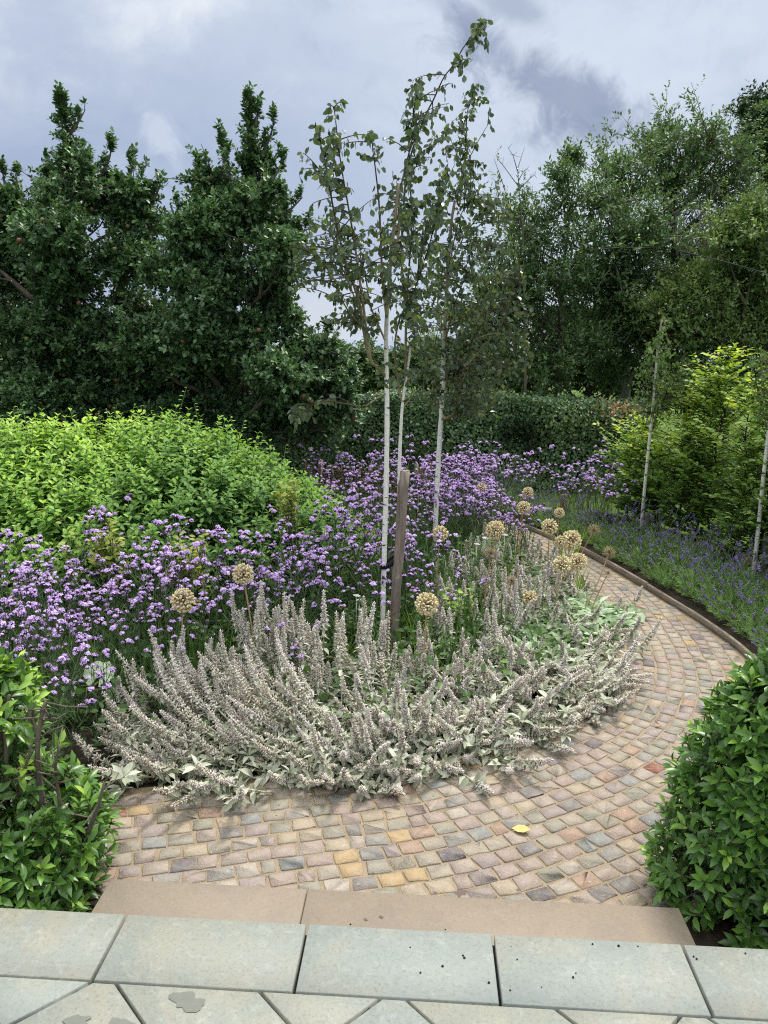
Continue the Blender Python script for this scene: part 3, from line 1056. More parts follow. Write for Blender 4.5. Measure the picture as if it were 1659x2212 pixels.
crown_tree('apple_tree', 'tall dark apple tree left of the birches with a ragged pointed top', 'apple tree',
           [(540, 360, 30), (560, 370, 40), (440, 395, 36), (470, 430, 70), (540, 450, 70), (590, 420, 32), (570, 480, 60), (480, 510, 95, -.3), (590, 560, 80), (415, 545, 80), (375, 600, 85),
            (460, 650, 120, -.4), (575, 660, 80), (625, 500, 30), (640, 530, 22), (615, 600, 45), (400, 745, 110, -.5), (540, 755, 100, -.4), (610, 700, 50), (320, 750, 85), (470, 850, 100), (320, 860, 90, .3), (600, 830, 80, -.3), (680, 770, 48, -.2), (705, 830, 40), (665, 850, 55), (630, 900, 60), (400, 930, 100, -.3), (560, 930, 90, -.2), (500, 900, 110, .2), (380, 830, 90, -.3), (640, 900, 70, -.3), (470, 760, 110, .2), (690, 785, 70, -.2), (725, 835, 60, -.3), (680, 885, 85, -.3), (620, 830, 95, -.3), (640, 770, 60), (740, 900, 50, -.3), (700, 940, 60, -.3)],
           9.2, (480, 1000), 'apple', 32, L=.060, dens=330, tr=.14, shoots=95, fruit=60, shrink=.72, tw=.12, sprays=130, sl=(.10, .34), spires=[([(555, 420), (548, 340), (540, 270), (535, 215)], 56, 8, 80), ([(560, 350), (585, 290), (592, 258)], 18, 6, 16), ([(548, 290), (556, 250), (560, 222)], 12, 4, 9), ([(500, 400), (484, 340), (474, 288)], 28, 6, 22), ([(560, 420), (600, 370), (612, 330)], 24, 8, 20), ([(600, 480), (640, 440), (655, 425)], 18, 8, 14), ([(610, 520), (655, 500), (672, 490)], 16, 8, 12), ([(440, 420), (428, 370), (425, 345)], 20, 6, 14), ([(395, 520), (385, 450), (378, 425)], 18, 6, 12), ([(640, 740), (690, 722), (730, 718)], 18, 10, 16)])

BGT = 'tall trees beyond the beech hedge'
crown_tree('ash_tree', 'slender open ash tree just right of the birches beyond the hedge', 'tree',
           [(1215, 400, 36), (1240, 352, 24), (1230, 450, 45), (1185, 480, 40), (1165, 540, 55), (1110, 530, 48), (1075, 590, 50), (1255, 540, 60), (1200, 610, 70), (1120, 620, 60), (1090, 690, 70), (1150, 740, 80), (1250, 650, 80), (1180, 820, 70), (1260, 770, 70), (1090, 800, 60), (1050, 640, 50), (1110, 470, 40), (1140, 500, 45), (1060, 720, 60), (1130, 670, 70), (1010, 700, 55)],
           14.2, (1190, 1000), 'ash', 41, L=.088, dens=160, k=7, group=BGT, sparse=.9, depth=.8, tw=.3, tr=.09, tpl=L2n, shrink=.74, sprays=130, sl=(.3, .8))
crown_tree('ash_tree', 'upright ash tree with a pale trunk behind the beech hedge', 'tree',
           [(1312, 385, 42), (1295, 460, 55), (1345, 365, 32), (1355, 430, 50), (1375, 520, 75), (1325, 560, 75), (1290, 620, 75), (1375, 650, 90), (1310, 740, 90), (1400, 760, 90), (1330, 820, 60)],
           15, (1342, 1000), 'ash', 42, L=.088, dens=190, k=7, group=BGT, sparse=.95, depth=.8, tw=.3, tr=.13, bark='palebranch', tpl=L2n, shrink=.76, sprays=130, sl=(.3, .8))
crown_tree('ash_tree', 'broad tall ash tree with pale dead twigs behind the right hand hedge', 'tree',
           [(1395, 320, 34), (1435, 295, 30), (1420, 355, 50), (1475, 345, 50), (1535, 305, 42), (1525, 375, 55), (1450, 430, 70), (1560, 420, 60), (1590, 350, 45), (1420, 540, 70), (1500, 600, 80), (1560, 330, 40), (1600, 480, 50)],
           16.2, (1480, 1000), 'ash', 43, L=.088, dens=170, k=7, group=BGT, sparse=.85, depth=.8, tw=.3, tr=.13, tpl=L2n, shrink=.76, sprays=140, sl=(.3, .8))
crown_tree('holm_oak', 'very dark dense tree at the far upper right corner', 'tree',
           [(1640, 245, 44), (1690, 300, 80), (1655, 350, 55), (1720, 420, 90), (1625, 300, 36), (1690, 520, 90), (1720, 650, 100)],
           18.5, (1690, 1000), 'darkleaf', 44, L=.088, dens=260, group=BGT, depth=.8, tw=.25, tr=.16)
crown_tree('willow_tree', 'yellowish green loose tree behind the bright hornbeam hedge', 'tree',
           [(1570, 540, 75), (1640, 500, 75), (1665, 600, 90), (1580, 640, 90), (1500, 660, 80), (1480, 750, 80), (1570, 750, 95), (1660, 720, 95), (1450, 690, 60), (1430, 800, 60), (1520, 840, 70), (1640, 830, 80), (1720, 760, 90)],
           14.0, (1560, 1000), 'ashlight', 45, L=.08, dens=230, k=8, group=BGT, sparse=.95, depth=.8, tw=.3, tr=.10, tpl=L2n, shrink=.80, sprays=140, sl=(.3, .8))
crown_tree('yew_tree', 'dark low tree filling the gap above the beech hedge', 'tree',
           [(1200, 800, 75), (1290, 830, 70), (1120, 820, 70), (1030, 800, 80), (1230, 720, 70), (1380, 840, 70), (1460, 850, 70), (1340, 700, 60), (960, 840, 60)],
           16.5, (1230, 1000), 'darkleaf', 46, L=.09, dens=260, group=BGT, depth=.6, tw=.2, tr=.14)
crown_tree('far_tree', 'small distant grey green tree seen between the apple tree and the birch', 'tree',
           [(760, 820, 55), (800, 800, 50), (725, 825, 60), (690, 810, 60), (660, 850, 60), (735, 780, 34), (830, 840, 40), (880, 815, 55), (700, 870, 40), (930, 780, 60)],
           22, (790, 1000), 'ash', 47, L=.10, dens=240, depth=.6, tw=.25)

# bare sapling against the sky
rg = RG(48)
b0 = at(1135, 1000, 13.4); b0[2] = 0
o = thing('bare_sapling', b0, 'thin leafless sapling rising against the sky right of the birches', 'sapling')
tb = MB()
ax = [b0] + [at(x, y, 13.4) for x, y in ((1135, 800), (1132, 620), (1130, 500), (1122, 420), (1118, 365), (1133, 318))]
tb.tube(ax, [.03, .022, .015, .011, .008, .006, .003], 6)
for q in (((1118, 400), (1085, 355), (1075, 345)), ((1121, 410), (1145, 385), (1155, 378)), ((1118, 370), (1108, 335), (1098, 320)), ((1124, 430), (1150, 415), (1165, 412)), ((1130, 510), (1095, 460), (1080, 445)), ((1131, 540), (1160, 470), (1170, 440)), ((1130, 480), (1150, 450), (1160, 440)), ((1133, 700), (1100, 600), (1088, 560)), ((1120, 390), (1130, 372), (1138, 366))):
    P = [at(*p, 13.4 + rg.normal(0, .1)) for p in q]
    tb.tube(P, np.linspace(.008, .003, 3), 4)
    for _ in range(5):
        a = P[rg.integers(1, 3)]
        tb.tube([a, a + rg.normal(0, .06, 3) + UP * .05], [.004, .002], 3)
tb.build('trunk', M['bark'], o, True)

# pale dead twigs in the broad ash: part of it
rg = RG(49)
ash3 = [x for x in bpy.data.objects if x.get('label', '').startswith('broad tall ash')][0]
tb = MB()
for _ in range(46):
    p = at(rg.uniform(1470, 1570), rg.uniform(520, 580), 15.9 + rg.normal(0, .3))
    e = p + np.array([rg.normal(.1, .5), rg.normal(0, .2), rg.uniform(.6, 1.5)])
    P = limb(tb, rg, p, e, .014, .004, 6, .06, 4)
    for _ in range(3):
        a = P[rg.integers(2, 6)]
        tb.tube([a, a + np.array([rg.normal(0, .22), rg.normal(0, .1), rg.uniform(.05, .3)])], [.006, .003], 3)
tb.build('dead_twigs', M['palebranch'], ash3)

# ------------------------------------------------------------------ hedges
rg = RG(51)
HY, HX0, HX1 = 12.0, -8.0, 4.3
o = thing('beech_hedge', (-1, HY + .5, 0), 'long clipped dark green beech hedge closing the back of the garden', 'hedge')
mb = MB()


def htop(x):
    return 1.43 + .05 * np.sin(x * 1.3) + .025 * np.sin(x * 4.1 + 1) + .02 * np.clip(x + 1, -3, 3) * 0


n = 46000
x = rg.uniform(HX0, HX1, n)
w = rg.uniform(0, 1, n)
front = w < .62
z = np.where(front, rg.uniform(.0, 1, n) * htop(x), htop(x))
y = np.where(front, 0, rg.uniform(0, 1.0, n) ** 1.2)
dep = rg.exponential(.07, n).clip(0, .45)
bul = .07 * np.sin(x * 2.3 + z * 2) + .05 * np.sin(x * 5.7 - z * 4.0) + .05 * np.sin(z * 6 + x)
edge = np.clip((z - 1.15) / .3, 0, 1) ** 2 * .14
yy = np.where(front, HY + dep + bul + edge, HY + .1 + y)
hc = at(1130, 955, HY)
hole = np.clip(1.25 - np.hypot((x - hc[0]) / .42, (z - hc[2]) / .30), 0, 1) + .7 * np.clip(1.2 - np.hypot((x - hc[0] - .2) / .3, (z - hc[2] + .35) / .4), 0, 1)
yy = np.where(front, yy + np.clip(hole, 0, 1) * .55, yy)
zz = np.where(front, z, z - dep * .6 + .03 * rg.standard_normal(n))
on = np.where(front[:, None], np.array([0, -1, .35]), np.array([0, -.25, 1.0]))
pos = np.column_stack([x, yy, zz])
nr = unit(on + rg.normal(0, .45, (n, 3)))
d = unit(np.cross(nr, rg.standard_normal((n, 3))) + np.array([0, -.15, -.1]) + on * .25)
hue = .5 + .5 * np.sin(x * 3.1 + np.sin(z * 5) * 1.5)
r = np.clip(.55 * rg.uniform(0, 1, n) + .2 * hue, 0, .8)
# a patch that has turned reddish brown, and a yellower patch beside it
bp, yp = at(1345, 885, HY), at(1245, 915, HY)
br = np.exp(-((x - bp[0]) / .28) ** 2 - ((zz - bp[2]) / .13) ** 2)
ye = np.exp(-((x - yp[0]) / .45) ** 2 - ((zz - yp[2]) / .25) ** 2)
r = np.where(rg.uniform(0, 1, n) < ye * .75, rg.uniform(.74, .88, n), r)
r = np.where(rg.uniform(0, 1, n) < br * .85, rg.uniform(.95, 1, n), r)
mb.scatter(L2, pos, d, nr, .062 * rg.uniform(.7, 1.2, n), r)
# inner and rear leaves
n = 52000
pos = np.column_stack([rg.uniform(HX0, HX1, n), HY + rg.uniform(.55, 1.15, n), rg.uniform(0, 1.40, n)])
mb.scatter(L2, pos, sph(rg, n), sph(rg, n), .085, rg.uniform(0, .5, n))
mb.build('foliage', M['beech'], o)
tb = MB()
for i in range(40):
    x = HX0 + .2 + i * .305
    tb.tube([(x, HY + .5, 0), (x + rg.normal(0, .05), HY + .5 + rg.normal(0, .1), .7), (x + rg.normal(0, .1), HY + .55, 1.25)], [.025, .018, .006], 5)
    for _ in range(6):
        a = np.array([x, HY + .5, rg.uniform(.2, 1.0)])
        tb.tube([a, a + np.array([rg.normal(0, .15), rg.uniform(-.4, .3), .25])], [.008, .003], 4)
tb.build('branches', M['twig'], o)

# hornbeam hedge on the right: young plants in a row
rg = RG(52)
HB = smooth_curve([(4.6, 5.3), (4.15, 6.4), (3.85, 7.3), (3.55, 8.3), (3.32, 9.2), (3.25, 9.9), (3.2, 10.3)], .05)
hroot = thing('hornbeam_hedge', (3.7, 7.8, 0), 'loose bright green hornbeam hedge on dark stems beside the lavender', 'hedge')
mb = MB()
i = 0
stems = []
while i < len(HB):
    stems.append(HB[i] + rg.normal(0, .04, 2))
    i += int(rg.uniform(5, 9))
for (sx_, sy_) in stems:
    H = np.interp(sy_, [5.3, 7.0, 8.2, 9.2, 9.8, 10.4], [2.6, 2.30, 1.95, 1.45, 1.15, 1.0]) * rg.choice([.72, .88, 1.0, 1.12])
    tb = MB()
    P = np.array([(sx_ + rg.normal(0, .03) * t_ * 2, sy_ + rg.normal(0, .03), H * t_) for t_ in np.linspace(0, 1, 8)])
    tb.tube(P, np.linspace(.017, .004, 8), 5)
    m = int(165 * H / 1.9)
    cp, cd, tw, cr = [], [], [], []
    for _ in range(m):
        t_ = rg.uniform(.05, 1.0)
        a = np.array([np.interp(t_, np.linspace(0, 1, 8), P[:, k_]) for k_ in range(3)])
        az = rg.uniform(0, 2 * PI)
        ln = rg.uniform(.14, .50) * (1.0 - .5 * max(0, t_ - .6) / .4) * (1.7 if rg.uniform() < .16 else 1)
        dv = unit(np.array([math.cos(az), math.sin(az), rg.uniform(.1, .9)]))
        e = a + dv * ln
        tb.tube([a, (a + e) / 2 + UP * .02, e], [.005, .004, .002], 3)
        nl = int(ln / .032) + 3
        tt = np.linspace(.15, 1, nl)[:, None]
        sd = unit(np.cross(dv, UP))
        sg = np.where(np.arange(nl) % 2 == 0, 1, -1)[:, None]
        pos = a + (e - a) * tt
        dd = unit(dv * .55 + sd * sg * .8 + rg.normal(0, .2, (nl, 3)) - UP * .12)
        rr = np.clip(.22 + .5 * t_ * rg.uniform(.5, 1.3) + .35 * tt[:, 0] * t_ + rg.normal(0, .15, nl), 0, 1)
        mb.scatter(L2, pos, dd, unit(UP + rg.normal(0, .35, (nl, 3))), .078 * rg.uniform(.7, 1.15, nl) * (1.05 - .25 * t_), rr)
    tb.build('stem', M['twig'], hroot)
mb.build('foliage', M['hornbeam'], hroot)

# ------------------------------------------------------------------ birches


def px_curve(pts, n=None, step=.05):
    P = np.array([at(x, y, Y) for x, y, Y in pts])
    return smooth_curve(P, step)


def birch(name, label, Y, base, trunk, trunk_r, limbs, lobes, seed, ntw, tex='birchleaf', L=.058, group=None, white=None, lv=(7, 13), pend=.5):
    rg = RG(seed)
    b0 = gz(*base)
    root = thing(name, b0, label, 'birch tree', group)
    tb = MB()
    T = np.vstack([b0 - UP * .05, [at(x, y, b0[1] + Y * 0 + dy) for x, y, dy in trunk]])
    T = smooth_curve(T, .06)
    s = np.linspace(0, 1, len(T))
    tb.tube(T, trunk_r * (1 - .25 * s - .5 * np.clip(s - .5, 0, 1) ** 1.2 * 1.3) * (1 + .35 * np.exp(-s * 40)), 10, wob=.03, rg=rg)
    tb.build('trunk', M['birch'], root, True)
    lb, allp = MB(), [T[int(len(T) * .6):]]
    for pts, r0, r1 in limbs:
        P = smooth_curve(np.array([at(x, y, b0[1] + dy) for x, y, dy in pts]), .05)
        lb.tube(P, np.linspace(r0, r1, len(P)), 6, np.repeat(np.clip(np.linspace(1.3, -.4, len(P)), 0, 1), 6), wob=.04, rg=rg)
        allp.append(P)
    AP = np.vstack(allp)
    lf, tw = MB(), lb
    wts = np.array([q[2] ** 2 * (q[3] if len(q) > 3 else 1) for q in lobes], float)
    wts /= wts.sum()
    for _ in range(ntw):
        q = lobes[rg.choice(len(lobes), p=wts)]
        yy = b0[1] + rg.normal(0, .28)
        d = sph(rg, 1)[0]
        tip = at(q[0], q[1], yy) + d * q[2] * b0[1] / F * rg.uniform(.2, 1) ** .5
        dist = np.linalg.norm(AP - tip, axis=1) + rg.uniform(0, .12, len(AP))
        lowr = AP[:, 2] < tip[2] + .05
        dist = np.where(lowr, dist, dist + .25)
        a = AP[np.argmin(dist)]
        mid = (a + tip) / 2 + UP * .06 * np.linalg.norm(tip - a)
        e = tip - UP * rg.uniform(.0, pend * .12)
        C = smooth_curve(np.array([a, mid, tip, e + rg.normal(0, .02, 3)]), .02)
        if len(C) < 4:
            continue
        tw.tube(C[::2] if len(C) > 6 else C, np.linspace(.0042, .0016, len(C[::2] if len(C) > 6 else C)), 4, 0.05)
        nl = rg.integers(*lv)
        ii = np.linspace(max(0, len(C) * .25), len(C) - 1, nl).astype(int)
        pos = C[ii]
        dd = unit(rg.normal(0, .55, (nl, 3)) - UP * rg.uniform(.3, 1.0, (nl, 1)))
        hz = unit(np.column_stack([rg.standard_normal((nl, 2)), np.full(nl, .25)]))
        lf.scatter(L8b, pos + dd * .0, dd, hz, L * rg.uniform(.65, 1.2, nl), np.clip(rg.uniform(0, .75, nl) + .25 * (rg.uniform() < .2), 0, 1))
    for P in allp[1:]:
        for q in range(int(len(P) * .3), len(P), 2):
            m = rg.integers(1, 5)
            off = unit(rg.standard_normal((m, 3)) * [1, 1, .4]) * rg.uniform(.01, .05, (m, 1))
            dd = unit(off * 8 + rg.normal(0, .3, (m, 3)) - UP * rg.uniform(.5, 1.1, (m, 1)))
            lf.scatter(L8b, P[q] + off, dd, unit(np.column_stack([rg.standard_normal((m, 2)), np.full(m, .25)])), L * rg.uniform(.7, 1.2, m), rg.uniform(0, .7, m))
    lb.build('limbs', M['limb'], root, True)
    lf.build('leaves', M[tex], root)
    return root


Y1, Y2, Y3 = gz(825, 1400)[1], gz(860, 1330)[1], gz(937, 1225)[1]
GB = 'slender white birches in the island bed'
birch('birch_tree', 'leftmost white stemmed birch of the three, strapped to the brown stake', 0, (825, 1400),
      [(830, 1200, 0), (835, 1000, 0), (836, 874, 0), (834, 750, 0), (836, 676, 0), (843, 577, .0), (850, 500, .0), (858, 425, 0), (862, 380, 0)], .019,
      [([(832, 812, 0), (818, 795, -.05), (800, 778, -.1), (785, 710, -.12), (775, 650, -.15), (745, 560, -.2), (722, 460, -.2), (702, 350, -.2), (690, 300, -.2)], .013, .003),
       ([(800, 780, -.1), (782, 640, 0), (762, 502, .1), (742, 388, .1), (733, 329, .1), (721, 225, .1)], .010, .003),
       ([(834, 740, 0), (800, 660, .1), (790, 600, .15), (770, 545, .2)], .008, .003), ([(836, 690, 0), (826, 600, -.1), (822, 500, -.1), (818, 430, -.1), (811, 366, -.1), (800, 280, -.1)], .010, .003),
       ([(845, 570, 0), (862, 500, .1), (862, 428, .1), (881, 340, .1), (905, 240, .1)], .009, .003),
       ([(833, 850, 0), (812, 862, -.1), (785, 878, -.15), (745, 872, -.2), (700, 866, -.25), (668, 880, -.25), (640, 905, -.25)], .006, .002),
       ([(775, 700, -.1), (745, 660, -.2), (720, 600, -.3), (690, 560, -.3), (660, 540, -.3)], .006, .002), ([(745, 560, -.2), (710, 500, -.3), (670, 480, -.3), (650, 490, -.3)], .005, .002), ([(765, 640, -.2), (730, 560, -.3), (700, 530, -.35)], .005, .002), ([(712, 400, -.2), (690, 365, -.3), (655, 350, -.3)], .004, .002)],
      [(722, 235, 26, 1.8), (690, 290, 28, 1.5), (655, 352, 28, 1.6), (722, 320, 38), (700, 370, 36), (745, 400, 36), (710, 440, 45), (690, 520, 50), (645, 545, 32, 2), (640, 600, 30, 2), (660, 500, 24, 1.6), (740, 480, 50), (770, 530, 65), (740, 590, 50), (700, 590, 40), (805, 330, 44, 1.2), (820, 400, 36), (800, 280, 18), (825, 470, 50), (860, 440, 40), (790, 620, 60), (750, 640, 40), (835, 560, 50), (790, 700, 46), (720, 650, 26), (860, 620, 50), (870, 520, 45), (655, 890, 34, 1.4), (700, 880, 22), (735, 690, 24), (850, 800, 30)],
      61, 200, L=.050, group=GB, lv=(6, 11))
birch('birch_tree', 'middle white birch behind the stake with the tallest leaning top shoot', 0, (857, 1325),
      [(861, 1150, 0), (863, 1000, 0), (868, 890, 0), (874, 840, 0), (883, 780, .0), (888, 740, 0)], .018,
      [([(870, 880, 0), (853, 770, 0), (861, 696, 0), (883, 651, 0), (905, 600, 0), (930, 520, 0), (948, 440, 0)], .009, .004), ([(876, 835, 0), (878, 660, 0), (889, 487, 0), (884, 313, 0), (900, 220, 0), (908, 160, 0)], .011, .0025),
       ([(880, 700, 0), (868, 560, .1), (878, 380, .1), (910, 271, .1), (937, 214, .1), (960, 165, .1), (980, 140, .1), (1003, 100, .1), (1040, 55, .1)], .012, .003), ([(868, 885, 0), (895, 850, .1), (915, 830, .15), (930, 790, .2)], .008, .003), ([(900, 600, 0), (920, 500, .1), (950, 420, .1), (985, 350, .1)], .006, .002),
       ([(875, 400, .1), (905, 350, .1), (940, 310, .1), (975, 300, .1)], .005, .002)],
      [(1042, 58, 18, 6), (1022, 84, 16, 6), (1000, 140, 18, 4), (965, 175, 14, 3), (905, 185, 26, 3), (900, 240, 34), (885, 290, 34), (935, 230, 26), (950, 260, 36), (920, 310, 40), (880, 360, 45), (930, 370, 50), (900, 450, 65), (870, 500, 50), (940, 480, 50), (910, 560, 70), (880, 640, 65), (925, 660, 60), (880, 720, 55), (895, 790, 50), (850, 700, 40), (925, 780, 40)],
      62, 200, L=.052, group=GB, lv=(6, 11))
birch('birch_tree', 'right hand white birch of the three with the fullest drooping crown', 0, (937, 1225),
      [(943, 1080, 0), (949, 960, 0), (953, 900, 0), (955, 850, 0), (958, 760, 0), (962, 680, 0), (969, 560, 0), (975, 480, .0), (985, 420, 0)], .0255,
      [([(954, 905, 0), (970, 902, -.1), (984, 885, -.2), (992, 840, -.3), (1004, 790, -.35), (1020, 735, -.4), (1050, 690, -.4)], .018, .004), ([(953, 900, 0), (944, 870, .1), (940, 820, .2), (930, 740, .2), (915, 680, .2)], .010, .003),
       ([(985, 420, 0), (992, 445, .1), (1002, 363, .1), (1007, 301, .1), (1010, 240, .1), (1028, 190, .1)], .010, .003), ([(960, 720, 0), (947, 640, .2), (1002, 512, .2), (1051, 450, .2), (1080, 420, .2)], .010, .003), ([(1000, 800, -.3), (1070, 720, -.3), (1091, 685, -.3), (1130, 600, -.3)], .008, .003),
       ([(960, 740, 0), (985, 650, -.3), (1020, 570, -.4), (1060, 530, -.4)], .009, .003), ([(956, 860, 0), (975, 780, .3), (1010, 700, .4), (1040, 640, .4)], .009, .003), ([(1000, 370, .1), (1030, 310, .1), (1060, 260, .1)], .006, .002), ([(968, 590, 0), (990, 480, -.2), (1020, 420, -.3)], .008, .003),
       ([(1020, 735, -.4), (1070, 720, -.4), (1110, 735, -.4), (1140, 760, -.4)], .006, .002)],
      [(1032, 195, 22), (1048, 225, 22), (1015, 235, 34), (985, 260, 34), (1050, 265, 18), (1000, 300, 42), (980, 340, 40), (1018, 350, 34), (1000, 405, 46), (1050, 410, 40), (1085, 425, 22), (960, 450, 60), (1030, 460, 60), (1075, 480, 40), (990, 540, 80, .9), (1060, 560, 70), (1100, 540, 40), (950, 600, 60), (1010, 640, 90, .9), (1080, 640, 70), (1120, 690, 42), (1140, 740, 26), (960, 700, 80), (1040, 720, 80), (1090, 760, 60), (1000, 790, 80), (930, 780, 50), (1050, 820, 55), (965, 850, 45), (1015, 870, 40), (1100, 820, 40), (925, 850, 26), (1060, 880, 22), (1125, 790, 30)],
      63, 520, L=.054, group=GB, lv=(6, 12))
GR = 'young birches in front of the hornbeam hedge'
birch('young_birch', 'thin young white birch at the far end of the hornbeam hedge', 0, (1383, 1168),
      [(1392, 1060, 0), (1402, 960, 0), (1410, 880, 0), (1415, 820, 0), (1420, 760, 0), (1428, 700, 0), (1436, 680, 0)], .020,
      [([(1412, 860, 0), (1430, 800, 0), (1445, 740, 0)], .005, .002), ([(1414, 830, 0), (1400, 780, 0), (1395, 745, 0)], .005, .002), ([(1410, 890, 0), (1440, 850, -.1), (1470, 790, -.1), (1485, 770, -.1)], .005, .002)],
      [(1432, 700, 22), (1420, 745, 30), (1405, 790, 36), (1440, 790, 40), (1395, 840, 40), (1440, 850, 46), (1480, 800, 30), (1475, 850, 36), (1385, 890, 34), (1430, 900, 40)],
      64, 260, 'birchyoung', .036, GR, lv=(6, 11))
birch('young_birch', 'nearer young white birch at the right edge of the picture', 0, (1625, 1258),
      [(1637, 1150, 0), (1648, 1040, 0), (1660, 930, 0), (1668, 850, 0), (1676, 780, 0)], .020,
      [([(1660, 930, 0), (1640, 860, 0), (1630, 800, 0)], .005, .002), ([(1662, 900, 0), (1690, 840, 0)], .005, .002)],
      [(1660, 780, 40), (1640, 830, 40), (1690, 830, 50), (1665, 880, 40), (1635, 770, 24)],
      65, 120, 'birchyoung', .036, GR, lv=(6, 11))

# stakes and ties


def stake(label, top, bot, r, mat, seed, dy=0.0, side=False):
    rg = RG(seed)
    b0 = gz(*bot)
    t0 = at(top[0], top[1], b0[1] + dy)
    k_ = 12
    t = np.linspace(-.03, 1, k_)[:, None]
    P = b0 + (t0 - b0) * t + rg.normal(0, .0035, (k_, 3))
    o = thing('tree_stake', b0, label, 'stake')
    mb = MB()
    mb.tube(P, r * (1 + .05 * rg.standard_normal(k_)), 12, wob=.035, rg=rg)
    mb.tube([P[7], P[7] + np.array([.022 + r, -.01, .012])], [.011, .008], 6)
    mb.build('post', M[mat], o, True)
    ct = MB()
    a = np.arange(12) * PI / 6
    ct.add(np.column_stack([t0[0] + np.cos(a) * r * .95, t0[1] + np.sin(a) * r * .95, np.full(12, t0[2] + .002)]), [np.arange(12)])
    ct.build('cut_end', M['palebranch'], o)
    return P


def tie(label, A, ra, B, rb, h, sag=.0):
    """flat strap looped round two uprights"""
    A, B = np.asarray(A, float), np.asarray(B, float)
    d = unit((B - A)[:2])
    an = math.atan2(d[1], d[0])
    pts = []
    for c, r, a0 in ((B, rb, an - PI / 2), (A, ra, an + PI / 2)):
        for q in np.linspace(0, PI, 9):
            pts.append((c[0] + math.cos(a0 + q) * r, c[1] + math.sin(a0 + q) * r, c[2]))
    P = np.array(pts)
    n_ = len(P)
    V = np.vstack([P + UP * h / 2, P - UP * h / 2])
    cc = (A + B) / 2
    out = unit((P - cc) * np.array([1, 1, 0])) * .003
    V = np.vstack([V, P + out + UP * h / 2, P + out - UP * h / 2])
    j = np.arange(n_)
    jn = (j + 1) % n_
    f = [np.stack([a + j, a + jn, b_ + jn, b_ + j], -1) for a, b_ in ((2 * n_, 0), (n_, 3 * n_), (0, n_), (3 * n_, 2 * n_))]
    mb = MB()
    mb.add(V, [np.vstack(f)])
    tag(mb.build('tree_tie', M['rubber']), label, 'tree tie')


stake('thick brown barked stake between the two left birches', (874, 1017), (847, 1398), .037, 'stake', 71, .03)
tie('black rubber strap holding the left birch to the brown stake', at(830, 1222, Y1), .024, at(862, 1202, 5.42), .044, .042)
stake('short grey stake beside the far young birch', (1400, 1108), (1393, 1172), .036, 'greystake', 72)
tie('black strap holding the far young birch to its grey stake', at(1384, 1143, gz(1383, 1168)[1]), .022, at(1397, 1148, gz(1393, 1172)[1]), .04, .03)
stake('short grey stake beside the nearer young birch at the right edge', (1660, 1160), (1652, 1260), .045, 'greystake', 73)
# ------------------------------------------------------------------ green mound
rg = RG(81)
mc = at(300, 1100, 6.9); mc[2] = 0
o = thing('dogwood_shrub', mc, 'broad mound of bright yellow green foliage behind the purple flowers', 'shrub')
mb, tb, gb = MB(), MB(), MB()
MX, MY, MH = -2.35, 6.95, 1.40          # centre, height


def mound_h(x, y):
    u = (x - MX) / np.where(x < MX, 3.3, 2.25)
    v = (y - MY) / 1.45
    rr = np.sqrt(u * u + v * v)
    prof = np.clip(1 - rr ** 1.75, 0, 1) ** .62
    und = 1 + .045 * np.sin(x * 3.3 + y) + .04 * np.sin(y * 4.1 - x * 1.7)
    return MH * prof * und, rr


L8m = leaf8(.58, .12, .12)
k_ = 0
while k_ < 2350:
    x, y = rg.uniform(-5.4, -.15), rg.uniform(5.45, 8.4)
    h, rr = mound_h(x, y)
    if rr > .995 or h < .12:
        continue
    k_ += 1
    e = .05
    gx = (mound_h(x + e, y)[0] - mound_h(x - e, y)[0]) / (2 * e)
    gy = (mound_h(x, y + e)[0] - mound_h(x, y - e)[0]) / (2 * e)
    nv = unit(np.array([-gx, -gy, 1.0]))
    # more shoots per plan area on the steep flanks
    for _ in range(1 + int(rg.uniform() < min(2.2, math.hypot(gx, gy)) * .8) + int(rg.uniform() < min(2, math.hypot(gx, gy)) * .5)):
        f = 1 - abs(rg.normal(0, .12))
        p = np.array([x + rg.normal(0, .04), y + rg.normal(0, .04), h * f - .02 - rg.uniform(0, .10)])
        ax_ = unit(nv * .55 + UP * .75 + rg.normal(0, .2, 3))
        ln = rg.uniform(.14, .26)
        pairs = rg.integers(4, 7)
        tt = np.linspace(.1, 1, pairs)
        a0 = rg.uniform(0, PI)
        side = unit(np.cross(ax_, [math.cos(a0), math.sin(a0), .2]))
        sid2 = np.cross(ax_, side)
        tb.tube([p - ax_ * .1, p + ax_ * ln], [.004, .002], 3)
        base_r = rg.uniform(0, .3) + .22 * np.clip((h - .7) / .8, 0, 1) + .12 * np.sin(x * 2.1 + 1) + (.12 if x < -2.2 else 0)  # sunlight painted into the leaf tone: lighter on higher and left shoots
        for q, t_ in enumerate(tt):
            s_ = side if q % 2 == 0 else sid2
            for sg in (1, -1):
                dd = unit(s_ * sg * (1 - .35 * t_) + ax_ * (.15 + .55 * t_ ** 3) - UP * .18 * (1 - t_))
                mb.scatter(L8m, [p + ax_ * ln * t_], [dd], [unit(ax_ + UP * .6 + rg.normal(0, .18, 3))], [(.084 - .038 * t_ ** 2) * rg.uniform(.8, 1.15)], [np.clip(base_r + .38 * t_ ** 2 + rg.normal(0, .06), 0, 1)])
